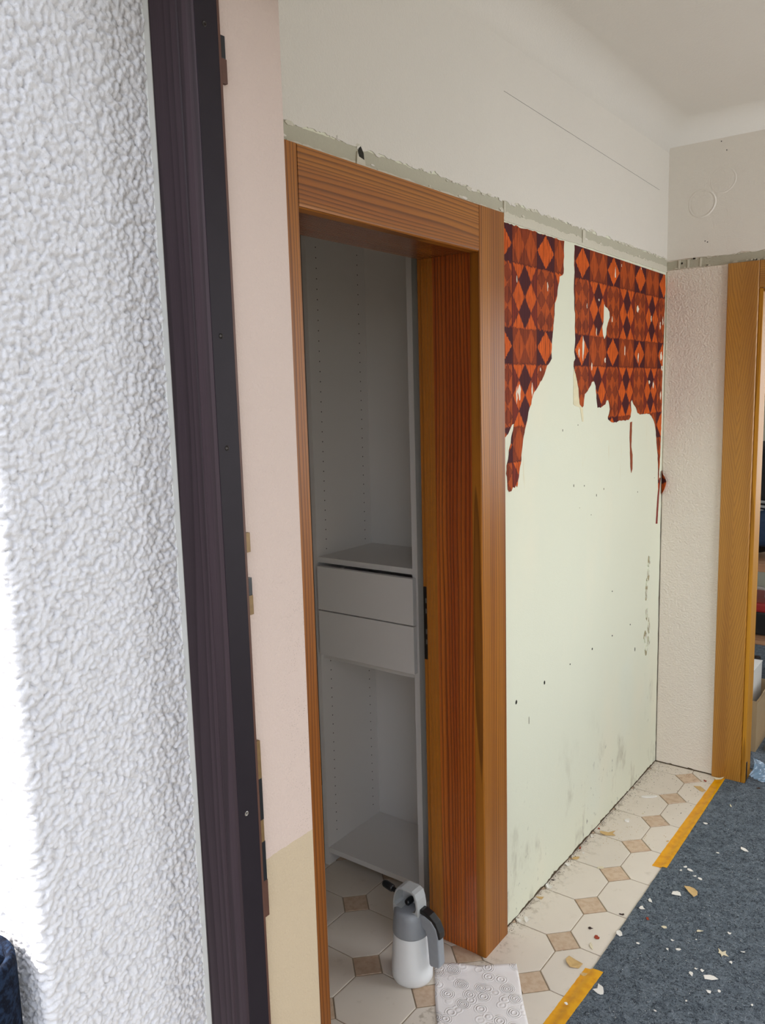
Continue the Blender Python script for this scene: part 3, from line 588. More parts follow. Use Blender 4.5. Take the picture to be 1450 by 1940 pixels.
def wallpaper():
    rng = random.Random(11)
    def sheet(name, pts, mat, x0, x1): return pro(name, mat, None, pts, 'X', x0, x1)
    lim = lambda l: [(min(y, YE-0.0065), min(z, 2.0475)) for y, z in l]
    w1 = tag(sheet('wallpaper_sheet', lim(jag(WP1, rng)), WPM, 0.0003, 0.0014), 'torn orange patterned wallpaper strip beside the pine casing with long tongue', 'wallpaper')
    # right sheet with its torn-out hole (keyhole outline)
    k = min(range(len(WP2)), key=lambda i: abs(WP2[i][0]-2.467)+abs(WP2[i][1]-1.80))
    hk = min(range(len(HOLE)), key=lambda i: HOLE[i][0])
    hol = HOLE[hk:]+HOLE[:hk]+[HOLE[hk]]
    outer = WP2[:k+1]; area = lambda p: sum(a[0]*b[1]-b[0]*a[1] for a, b in zip(p, p[1:]+p[:1]))
    if area(HOLE)*area(WP2) > 0: hol = hol[::-1]
    a = jag(WP2, rng); kk = min(range(len(a)), key=lambda i: (a[i][0]-WP2[k][0])**2+(a[i][1]-WP2[k][1])**2)
    pts = lim(a[:kk+1]+[(y, z) for y, z in hol]+[(a[kk][0], a[kk][1]-0.0004)]+a[kk+1:])
    w2 = tag(sheet('wallpaper_sheet', pts, WPM, 0.0003, 0.0014), 'wide torn orange patterned wallpaper sheet reaching the room corner', 'wallpaper')
    bm = bmesh.new()                              # curled lobe hanging off the sheet at the corner
    rows = []
    lobe = [(0.0, 1.262, 0.004), (0.2, 1.252, 0.010), (0.4, 1.238, 0.019), (0.55, 1.222, 0.024), (0.7, 1.205, 0.020), (0.85, 1.190, 0.015), (1.0, 1.168, 0.004)]
    for t, z, w in lobe:
        rows.append([bm.verts.new((0.0015+w*s, YE-0.0075-0.012*s*s-0.004*math.sin(t*5), z-0.004*s)) for s in (0, .35, .7, 1.0)])
    for a_, b_ in zip(rows, rows[1:]):
        for i in range(3): bm.faces.new((a_[i], a_[i+1], b_[i+1], b_[i]))
    o = obj('curled_lobe', bm, WPM, w2, True); o.modifiers.new('thickness', 'SOLIDIFY').thickness = 0.0008
    tag(sheet('wallpaper_remnant', lim(jag(STRIP, rng, 0.001)), plain('wp_brown', '8a4020', 0.7, var=0.35, vscale=90), 0.0003, 0.0012), 'thin rust-brown wallpaper shred hanging below the wide sheet', 'wallpaper')
    tag(sheet('wallpaper_remnant', lim(jag(TAIL, rng, 0.0006)), plain('wp_red', '7d2a20', 0.7, var=0.3, vscale=90), 0.0003, 0.0012), 'narrow dark red wallpaper sliver in the room corner', 'wallpaper')
    tag(sheet('wallpaper_remnant', lim(jag(BACKING, rng, 0.001)), BACKM, 0.0002, 0.0010), 'cream backing paper shred left of the wide wallpaper sheet', 'wallpaper')
    for (y, z, w, h) in TORN:
        n = 11; par = w1 if y < 2.42 else w2
        pts = [(y+w*0.40*math.cos(6.283*i/n)*rng.uniform(.3, 1.1), z+h*0.72*math.sin(6.283*i/n)*rng.uniform(.55, 1.15)) for i in range(n)]
        pro('torn_spot', TORNM, par, lim(pts), 'X', 0.0014, 0.0018)
wallpaper()

# ------------------------------------------------------------------ carpet, tape, debris
def m_felt():
    g = G('blue_grey_felt', 0.98, 0.1); p = g.pos(); v = g.vec(*p)
    n1 = g.noise(v, 26, 4, 0.7, 0.8); n2 = g.noise(v, 85, 4, 0.75, 1.6); n3 = g.noise(v, 190, 3, 0.7, 2.0)
    c = g.mix(n1.step(0.3, 0.7), lin('545d66'), lin('737d86'))
    c = g.mix(n2.step(0.50, 0.62)*0.85, c, lin('2b3036'))
    c = g.mix(n3.step(0.55, 0.66)*0.75, c, lin('99a2a8'))
    c = g.mix(g.noise(v, 260, 2, 0.6, 1.0).step(0.66, 0.72)*0.8, c, lin('b9bfc0'))
    g.color(c); g.bump(n2+n3*0.6, 0.004, 1.0); return g.m
FELT = m_felt()
def carpet():
    rng = random.Random(4); bm = bmesh.new()
    def sheet(x0, x1, y0, y1, edge):
        nx, ny = 2, int((y1-y0)/0.02)
        prev = None
        for j in range(ny+1):
            y = y0+(y1-y0)*j/ny; xe = x0+(rng.uniform(-0.0007, 0.0007) if edge else 0)
            row = [bm.verts.new((xe, y, 0.0002)), bm.verts.new((xe+0.001, y, 0.0046)), bm.verts.new((xe+0.005, y, 0.0052)), bm.verts.new((x1, y, 0.0052)), bm.verts.new((x1, y, 0.0002))]
            if prev:
                for i in range(4): bm.faces.new((prev[i], prev[i+1], row[i+1], row[i]))
            prev = row
    sheet(0.281, 2.19, 0.85, YE-0.0185, True)
    o = obj('floor_fleece', bm, FELT); tag(o, 'blue-grey felt protection fleece laid over the hall tiles', 'carpet')
    bm = bmesh.new(); ms = bpy.data.meshes                # loose lint fibres on the fleece
    for k in range(7000):
        x, y = rng.uniform(0.288, 0.75), rng.uniform(1.55, 3.30)
        if x < 0.322 and (y > 2.55 or y < 1.985): continue
        a = rng.uniform(0, 6.28); L_ = rng.uniform(0.004, 0.013); cv = rng.uniform(-1, 1)
        z = 0.0055+rng.random()*0.0015; w = 0.00055; pv = None
        for t in (0, .5, 1):
            aa = a+cv*(t-.5); px, py = x+math.cos(aa)*L_*(t-.5), y+math.sin(aa)*L_*(t-.5); dz = 0.001*math.sin(3.14*t)
            row = [bm.verts.new((px-math.sin(aa)*w, py+math.cos(aa)*w, z+dz)), bm.verts.new((px+math.sin(aa)*w, py-math.cos(aa)*w, z+dz))]
            if pv: bm.faces.new((pv[0], pv[1], row[1], row[0]))
            pv = row
    g = G('lint', 0.95, 0.1); c = g.mix(g.noise(g.vec(*g.pos()), 90, 1).step(0.42, 0.6), lin('2a3038'), lin('8d979f')); g.color(c)
    f = obj('lint_fibres', bm, g.m, o); f['kind'] = 'stuff'
    bm = bmesh.new(); box(bm, -1.45, 2.6, YE+0.14, 6.15, 0.0005, 0.0052); box(bm, 0.366, 1.188, YE-0.018, YE+0.14, 0.0005, 0.0050)
    tag(obj('floor_fleece', bm, FELT), 'blue-grey felt covering the floor beyond the oak doorway', 'carpet')
carpet()
def m_tape():
    g = G('yellow_tape', 0.28, 0.5); p = g.pos(); v = g.vec(*p)
    g.color(g.mix(g.noise(v, 40, 3).step(0.4, 0.7), lin('ffb800'), lin('f0a400')))
    g.b.inputs['Alpha'].default_value = 1.0
    tr = g.nt.nodes.new('ShaderNodeBsdfTransparent'); tr.inputs[0].default_value = lin('f2c020'); mx = g.nt.nodes.new('ShaderNodeMixShader'); mx.inputs[0].default_value = 0.76
    g.nt.links.new(tr.outputs[0], mx.inputs[1]); g.nt.links.new(g.b.outputs[0], mx.inputs[2])
    g.nt.links.new(mx.outputs[0], g.nt.nodes['Material Output'].inputs['Surface']); return g.m
TAPE = m_tape()
def tape(pts0, pts1, label):
    """strip: pts0/pts1 lists of (y, xleft, xright) ends; steps up onto the fleece edge at x = .281"""
    rng = random.Random(9); bm = bmesh.new(); prev = None; n = 40
    (ya, la, ra), (yb, lb, rb) = pts0, pts1
    for j in range(n+1):
        t = j/n; y = ya+(yb-ya)*t; l = la+(lb-la)*t; r = ra+(rb-ra)*t; wob = rng.uniform(-0.0006, 0.0006)
        xs = [l+wob, l+(0.274-l)*0.5, 0.276, 0.2825, (0.2825+r)/2, r+wob*0.7]
        zs = [0.0006, 0.0008+rng.random()*0.0004, 0.0018, 0.0060, 0.0062+rng.random()*0.0006, 0.0060]
        row = [bm.verts.new((x, y+(i-2.5)*0.0012*(1 if j in (0, n) else 0), z)) for i, (x, z) in enumerate(zip(xs, zs))]
        if prev:
            for i in range(5): bm.faces.new((prev[i], prev[i+1], row[i+1], row[i]))
        prev = row
    o = obj('adhesive_tape', bm, TAPE, None, True); tag(o, label, 'tape', 'yellow tape strips holding the fleece'); return o
tape((2.566, 0.249, 0.297), (3.330, 0.256, 0.292), 'long yellow tape strip on the fleece edge by the end wall')
tape((1.700, 0.254, 0.302), (1.972, 0.262, 0.312), 'short yellow tape strip in the foreground on the fleece edge')

CHIPM = {'white': plain('chip_white', 'e4e0d8', 0.9, 0.2, var=0.05), 'cream': plain('chip_cream', 'd8cdb0', 0.9, 0.2, var=0.08), 'tan': plain('chip_tan', 'c8a873', 0.85, 0.2, var=0.15, vscale=90),
         'red': plain('chip_red', '96402c', 0.8, 0.2, var=0.25, vscale=150), 'dark': plain('chip_dark', '3c2c26', 0.8, 0.2, var=0.2), 'black': plain('chip_black', '1c1c1c', 0.7, 0.3, var=0.2)}
def screen_x(x, y):
    d = Vector((x, y, 0))-CAM; return (d.x*math.cos(YAW)+d.y*math.sin(YAW))/(-d.x*math.sin(YAW)+d.y*math.cos(YAW))
def debris():
    rng = random.Random(21)
    spec = {'stick': ('white', 'long white paint splinter on the tiles near the end wall', 'splinter'), 'chunk': ('white', 'white plaster crumb standing on the tiles near the wall', 'plaster chip'),
            'curl': ('tan', 'curled tan wallpaper scrap on the tiles against the stripped wall', 'paper scrap'), 'creamcurl': ('cream', 'cream paper curl at the foot of the oak casing', 'paper scrap'),
            'dkred': ('red', 'dark red paper bit near the far end of the long tape', 'paper scrap'), 'scrap': ('tan', 'flat beige paper scrap beside the far end of the tape', 'paper scrap'),
            'tapechip': ('tan', 'tan flake lying on the long tape strip', 'paper scrap'), 'whiteflat': ('white', 'large white paint flake beside the tan scrap on the fleece', 'paint chip'),
            'tan': ('tan', 'largest tan wallpaper scrap lying on the fleece', 'paper scrap'), 'star': ('cream', 'star-shaped cream paper scrap on the fleece', 'paper scrap'),
            'whiteflat2': ('white', 'jagged white paint flake on the fleece in the foreground', 'paint chip'), 'tapewhite': ('white', 'square white paint flake on the foreground tape', 'paint chip'),
            'tancurl': ('tan', 'curled tan paper scrap on the tile above the foreground tape', 'paper scrap'), 'redleaf': ('red', 'dark red paper shred standing against the wall foot', 'paper scrap')}
    small = {'white': ('white', 'small white paint chip', 'paint chip', 'small white paint chips on tiles and fleece'), 'sliver': ('cream', 'thin cream paint sliver', 'paint chip', 'thin cream slivers on tiles and fleece'),
             'cream': ('cream', 'small cream paint chip', 'paint chip', 'small cream chips on the floor'), 'red': ('red', 'small red paper speck', 'paper scrap', 'small red specks on the floor'),
             'black': ('dark', 'small dark crumb on the floor', 'crumb', 'small dark crumbs on the floor'), 'tanbit': ('tan', 'small tan paper bit on the tiles', 'paper scrap', 'small tan bits on the tiles'),
             'rollw': ('white', 'small white paint curl at the wall foot', 'paint chip', 'white curls along the wall foot')}
    r = Vector((math.cos(YAW), math.sin(YAW), 0)); a = Vector((-math.sin(YAW), math.cos(YAW), 0))
    todo = []
    for (nm, x, y, w, h) in DEBRIS:
        w, h = w*1.2, h*1.2
        base = 0.0064 if (x > 0.275 or 'tape' in nm) else 0.0004
        curl = {'curl': 0.010, 'tancurl': 0.012, 'tan': 0.012, 'creamcurl': 0.012, 'rollw': 0.007, 'redleaf': 0.0, 'whiteflat': 0.004}.get(nm, 0.0020)
        if nm == 'redleaf': w, h = 0.010, 0.010
        n = rng.choice((5, 6, 7, 8)) if nm not in ('stick', 'star') else 10; bm = bmesh.new()
        c = Vector((max(x, 0.006+w*0.35), min(y, YE-0.024-h*0.2), 0)); ph = rng.uniform(0, 6.28)
        ring = []
        for i in range(n):
            t = 6.28318*i/n+ph; k = rng.uniform(0.35, 1.2)*(1 if nm != 'star' else (1.2 if i % 2 else 0.5))
            if nm == 'stick': k = 1.0
            ring.append((math.cos(t)*w*0.5*k, math.sin(t)*h*0.5*k))
        def P(q, dz):
            z = base+dz+curl*((q[0]/(w*0.5+1e-6))**2)*0.8
            if nm == 'redleaf': z = base+dz+0.02*abs(q[1]/h)
            v = c+r*q[0]+a*q[1]; v.z = z
            v.x = max(v.x, 0.004); v.y = min(v.y, YE-0.008 if v.x < 0.23 else YE-0.021); return v
        th = {'chunk': 0.006, 'stick': 0.004}.get(nm, 0.0010)
        lo = [bm.verts.new(P(q, 0)) for q in ring]; hi = [bm.verts.new(P((q[0]*0.93, q[1]*0.93), th)) for q in ring]
        m2 = [bm.verts.new(P((q[0]*0.45, q[1]*0.45), th+0.0004)) for q in ring]; top = bm.verts.new(P((0, 0), th+rng.uniform(0, 0.001)))
        for i in range(n):
            j = (i+1) % n; bm.faces.new((lo[i], lo[j], hi[j], hi[i])); bm.faces.new((hi[i], hi[j], m2[j], m2[i])); bm.faces.new((m2[i], m2[j], top))
        bm.faces.new(lo[::-1])
        sp = spec.get(nm) or small[nm]
        name = {'paper scrap': 'paper_scrap', 'paint chip': 'paint_chip', 'plaster chip': 'plaster_chip', 'splinter': 'paint_splinter', 'crumb': 'dirt_crumb'}[sp[2]]
        lab, grp = sp[1], (sp[3] if len(sp) > 3 else None)
        if grp:
            where = ('on the fleece near the oak doorway' if y > 2.7 else 'on the fleece around the large tan scrap' if y > 2.42 else 'on the fleece in the middle distance' if y > 2.1 else 'on the fleece in the foreground') if x > 0.281 else \
                    ('at the foot of the stripped wall' if x < 0.05 else 'on the tiled strip near the end wall' if y > 2.6 else 'on the tiled strip in the middle' if y > 2.15 else 'on the tiles in the foreground')
            lab = lab.replace(' on the floor', '').replace(' on the tiles', '').replace(' at the wall foot', '')+' '+where
        todo.append((obj(name, bm, CHIPM[sp[0]]), lab, sp[2], grp, screen_x(x, y)))
    ordn = ['leftmost', 'second from left', 'third from left', 'fourth from left', 'fifth from left', 'sixth from left', 'seventh from left', 'eighth from left', 'ninth from left', 'tenth from left', 'eleventh from left', 'twelfth from left', 'thirteenth from left', 'fourteenth from left', 'fifteenth from left']
    for o, lab, cat, grp, sx in todo:
        same = sorted(t[4] for t in todo if t[1] == lab)
        if len(same) > 1:
            k = same.index(sx); lab = (ordn[k] if k < len(same)-1 or k == 0 else 'rightmost')+' '+lab
        tag(o, lab, cat, grp)
    # dust and crumbs too small to count
    def crumbs(name, mat, count, fx, label):
        bm = bmesh.new()
        for k in range(count):
            x, y, zb, s = fx()
            vs = [bm.verts.new((x+s*math.cos(t+k)*rng.uniform(.5, 1.2), y+s*math.sin(t+k)*rng.uniform(.5, 1.2), zb)) for t in (0, 1.6, 3.1, 4.7)]
            tp = bm.verts.new((x, y, zb+s*rng.uniform(.3, .9)))
            for i in range(4): bm.faces.new((vs[i], vs[(i+1) % 4], tp))
        tag(obj(name, bm, mat), label, 'debris', kind='stuff')
    def wallfoot():
        y = rng.uniform(1.96, YE-0.01); x = 0.004+min(abs(rng.gauss(0, 0.009)), 0.020); return x, y, 0.0003, rng.uniform(.0008, .0022)
    def wallfoot_far():
        y = rng.uniform(1.96, YE-0.01); x = 0.030+min(abs(rng.gauss(0, 0.016)), 0.05); return x, y, 0.0003, rng.uniform(.0008, .0024)
    def wide():
        while True:
            x, y = rng.uniform(0.004, 0.75), rng.uniform(1.75, YE-0.03)
            if not (0.243 < x < 0.318 and (y > 2.55 or y < 1.985)) and not (x < 0.235 and y < 1.90): return x, y, 0.0056 if x > 0.281 else 0.0003, rng.uniform(.0006, .0017)
    def far():
        return 0.02+rng.random()**1.5*0.22, YE-0.03-rng.random()**2*0.5, 0.0003, rng.uniform(.0007, .0022)
    def mid():
        x, y = rng.gauss(0.10, 0.06), rng.gauss(2.70, 0.06); return max(x, 0.005), y, 0.0003 if x < 0.275 else 0.0056, rng.uniform(.0007, .002)
    crumbs('plaster_dust', CHIPM['white'], 230, wallfoot_far, 'fine white plaster crumbs along the foot of the wall')
    crumbs('dirt_dust', CHIPM['dark'], 420, wallfoot, 'fine dark dirt along the foot of the wall')
    crumbs('paint_dust', CHIPM['white'], 330, wide, 'tiny white paint specks sprinkled over tiles and fleece')
    crumbs('dirt_dust', DIRT, 260, far, 'brown dust in the corner of the tiled strip')
    crumbs('dirt_dust', CHIPM['tan'], 150, mid, 'tan crumbs around the curled scrap')
debris()

# ------------------------------------------------------------------ closet cabinet
def cabinet():
    c = empty('tall_cabinet', (-0.47, 2.10, 0)); tag(c, 'tall open white cabinet with two drawers inside the closet', 'cabinet')
    L0, L1, R0, R1, Yf, Yb = -0.678, -0.660, -0.284, -0.265, 1.950, 2.252
    bxo('side_panel', CAB, c, L0, L1, Yf, Yb, 0.0, 2.20, bev=0.0008); bxo('side_panel', CAB, c, R0, R1, Yf, Yb, 0.0, 2.20, bev=0.0008)
    bxo('back_panel', CAB, c, L1, R0, Yb-0.008, Yb-0.001, 0.048, 2.19)
    bxo('bottom_shelf', CAB, c, L1, R0, Yf+0.002, Yb-0.009, 0.047, 0.065, bev=0.0008)
    bxo('shelf', CAB, c, L1, R0, Yf+0.004, Yb-0.009, 1.064, 1.082, bev=0.0008)
    bxo('shelf', CAB, c, L1, R0, Yf+0.012, Yb-0.009, 0.738, 0.756, bev=0.0008)
    bxo('top_panel', CAB, c, L1, R0, Yf, Yb-0.009, 2.18, 2.199)
    for z0, z1 in ((0.914, 1.057), (0.763, 0.910)):
        d = bxo('drawer', CAB, c, -0.646, -0.270, 1.930, 1.947, z0, z1, bev=0.001)
        bm = bmesh.new(); box(bm, -0.652, -0.640, 1.9475, 2.22, z0+0.012, z1-0.03); box(bm, -0.304, -0.292, 1.9475, 2.22, z0+0.012, z1-0.03)
        box(bm, -0.640, -0.304, 1.9475, 2.22, z0+0.012, z0+0.020); box(bm, -0.640, -0.304, 2.21, 2.22, z0+0.020, z1-0.03)
        obj('drawer_box', bm, CAB, d)
    bm = bmesh.new()
    for y in (1.997, 2.205):
        z = 0.11
        while z < 2.1:
            if not 0.72 < z < 1.10:
                vs = [bm.verts.new((L1+0.0003, y+0.0022*math.cos(t), z+0.0022*math.sin(t))) for t in [6.28318*i/8 for i in range(8)]]; bm.faces.new(vs)
            z += 0.032
    o = obj('peg_holes', bm, HOLE_M, c); o['kind'] = 'stuff'
cabinet()

# ------------------------------------------------------------------ pump sprayer
def sprayer():
    base = Vector((-0.118, 1.668, 0.0)); r = Vector((math.cos(YAW), math.sin(YAW), 0)); a = Vector((-math.sin(YAW), math.cos(YAW), 0))
    hx = (r*0.78-a*0.625).normalized(); hy = (r*0.625+a*0.78).normalized()
    s = empty('pump_sprayer', base); tag(s, 'white bottle hand pump sprayer with grey head on the closet threshold', 'sprayer')
    BOT = plain('sprayer_bottle', 'ebeeef', 0.45, 0.45, var=0.03, vscale=30); GREY = plain('sprayer_grey', '92979d', 0.42, 0.45, var=0.07, vscale=60)
    LG = plain('sprayer_light_grey', 'aeb1b1', 0.45, 0.45, var=0.06, vscale=60)
    def Wd(x, y, z): return base+hx*x+hy*y+Vector((0, 0, z))
    def place(bm):
        for v in bm.verts: v.co = Wd(*v.co)
    bm = bmesh.new()
    lathe(bm, [(0.044, 0.0), (0.051, 0.003), (0.0555, 0.012), (0.0562, 0.03), (0.0552, 0.052), (0.0535, 0.075), (0.0515, 0.10), (0.0498, 0.125), (0.0485, 0.142), (0.044, 0.148)], (0, 0, 0), 48,
          fn=lambda t, z: 1.0+(0.07*max(0, math.cos(t))**2 if z < 0.055 else -0.05*max(0, math.cos(t))**3))
    place(bm); obj('bottle', bm, BOT, s, True)
    bm = bmesh.new()
    lathe(bm, [(0.0498, 0.1405), (0.0505, 0.1440), (0.0500, 0.156), (0.0485, 0.172), (0.0470, 0.188), (0.0445, 0.204), (0.036, 0.210)], (0, 0, 0), 48); place(bm)
    obj('collar', bm, GREY, s, True)
    # hollow head: ring of the grip outline with depth, closed behind
    out = [(-0.046, 0.186), (-0.0465, 0.215), (-0.043, 0.238), (-0.035, 0.258), (-0.026, 0.268), (-0.015, 0.271), (0.020, 0.271), (0.031, 0.266), (0.0375, 0.248), (0.0405, 0.225), (0.0410, 0.205), (0.040, 0.186)]
    inn = [(-0.034, 0.212), (-0.0405, 0.217), (-0.0375, 0.236), (-0.0305, 0.254), (-0.024, 0.2625), (-0.014, 0.2655), (0.019, 0.2655), (0.026, 0.261), (0.0315, 0.246), (0.0340, 0.226), (0.031, 0.214), (0.012, 0.207)]
    bm = bmesh.new(); n = len(out); w = 0.021
    loops = []
    for (pl, y) in ((out, -w), (inn, -w), (inn, w-0.004), (out, w)):
        k = 0.9 if abs(y) > 0 and pl is out else 1.0
        loops.append([bm.verts.new((x, y, z)) for x, z in pl])
    o1, i1, i2, o2 = loops
    for A, B in ((o1, i1), (i1, i2), (o2, o1)):
        for i in range(n): bm.faces.new((A[i], A[(i+1) % n], B[(i+1) % n], B[i]))
    bm.faces.new(i2); bm.faces.new(o2[::-1]); bmesh.ops.recalc_face_normals(bm, faces=bm.faces[:])
    es = [e for e in bm.edges if (e.verts[0] in o1 and e.verts[1] in o1) or (e.verts[0] in o2 and e.verts[1] in o2)]
    bmesh.ops.bevel(bm, geom=es, offset=0.004, segments=3, profile=0.6, affect='EDGES'); place(bm)
    obj('pump_head', bm, LG, s)
    bm = bmesh.new(); lathe(bm, [(0.0085, 0.0), (0.0095, 0.003), (0.0085, 0.012), (0.004, 0.014)], (0, 0, 0), 20)
    for v in bm.verts: v.co = Vector((v.co.x-0.006, 0.016-v.co.z*1.9, v.co.y+0.2225))
    place(bm); obj('release_knob', bm, BLACK, s, True)
    # nozzle behind, leaving the head to the left
    bm = bmesh.new(); tube(bm, [(-0.040, 0.004, 0.232), (-0.056, 0.004, 0.235), (-0.064, 0.004, 0.237)], [0.0075, 0.0065, 0.0065], 14); place(bm); nz = obj('nozzle', bm, BLACK, s, True)
    bm = bmesh.new(); tube(bm, [(-0.062, 0.004, 0.2368), (-0.067, 0.004, 0.2376), (-0.090, 0.004, 0.242), (-0.096, 0.004, 0.243)], [0.009, 0.0105, 0.0105, 0.008], 16); place(bm); obj('nozzle_cap', bm, BLACK, nz, True)
    # handle: arm out of the collar, bending down into a grip
    hp = [(0.030, 0.170), (0.030, 0.205), (0.055, 0.211), (0.078, 0.203), (0.093, 0.186), (0.099, 0.165), (0.1015, 0.120), (0.103, 0.082), (0.100, 0.075), (0.074, 0.070), (0.069, 0.075), (0.066, 0.115), (0.063, 0.150), (0.057, 0.168), (0.046, 0.174)]
    bm = bmesh.new(); prism(bm, [(x, z) for x, z in hp], 'Y', -0.014, 0.014)
    es = [e for e in bm.edges if abs(e.verts[0].co.y-e.verts[1].co.y) < 1e-6]
    bmesh.ops.bevel(bm, geom=es, offset=0.005, segments=3, profile=0.6, affect='EDGES'); place(bm); obj('handle', bm, GREY, s)
    lp = [(0.022, 0.210), (0.030, 0.222), (0.050, 0.224), (0.072, 0.217), (0.092, 0.201), (0.104, 0.178), (0.105, 0.160), (0.099, 0.157), (0.0945, 0.168), (0.083, 0.188), (0.066, 0.203), (0.046, 0.210)]
    bm = bmesh.new(); prism(bm, lp, 'Y', -0.012, 0.012)
    es = [e for e in bm.edges if abs(e.verts[0].co.y-e.verts[1].co.y) < 1e-6]
    bmesh.ops.bevel(bm, geom=es, offset=0.003, segments=2, profile=0.6, affect='EDGES'); place(bm); obj('trigger_lever', bm, BLACK, s)
sprayer()

# ------------------------------------------------------------------ kitchen paper
def paper():
    g = G('embossed_paper', 0.95, 0.15); p = g.pos(); v = g.vec(*p)
    d = g.vor(v, 26, 'F1', 'Distance', 0.75); ring = (d*50).sin()*0.5+0.5
    g.color(g.mix(g.noise(v, 9, 2).step(0.4, 0.7)*0.4, lin('f2eeec'), lin('e8e3e2'))); g.bump(ring*d.step(0.70, 0.35), 0.0020, 1.0)
    o0 = Vector((-0.092, 1.739, 0)); e1 = (Vector((0.103, 1.868, 0))-o0); e2 = Vector((0.150, -0.214, 0)); N = 30
    rng = random.Random(2); bm = bmesh.new(); grid = []
    for j in range(N+1):
        row = []
        for i in range(N+1):
            s, t = i/N, j/N; q = o0+e1*s+e2*t
            z = 0.0016+0.0012*math.sin(s*7+t*3)+0.0010*math.sin(t*9-s*4)
            z += 0.006*max(0, 0.10-t)/0.10*abs(math.sin(s*5.0+0.6))
            q += Vector((0.002*math.sin(s*11), 0.002*math.sin(t*9), 0))
            row.append(bm.verts.new((q.x, q.y, max(z, 0.0008))))
        grid.append(row)
    for j in range(N):
        for i in range(N): bm.faces.new((grid[j][i], grid[j+1][i], grid[j+1][i+1], grid[j][i+1]))
    o = obj('paper_towel', bm, g.m, None, True); o.modifiers.new('thickness', 'SOLIDIFY').thickness = 0.0006
    tag(o, 'white embossed kitchen paper sheet on the tiles beside the sprayer', 'paper towel')
paper()

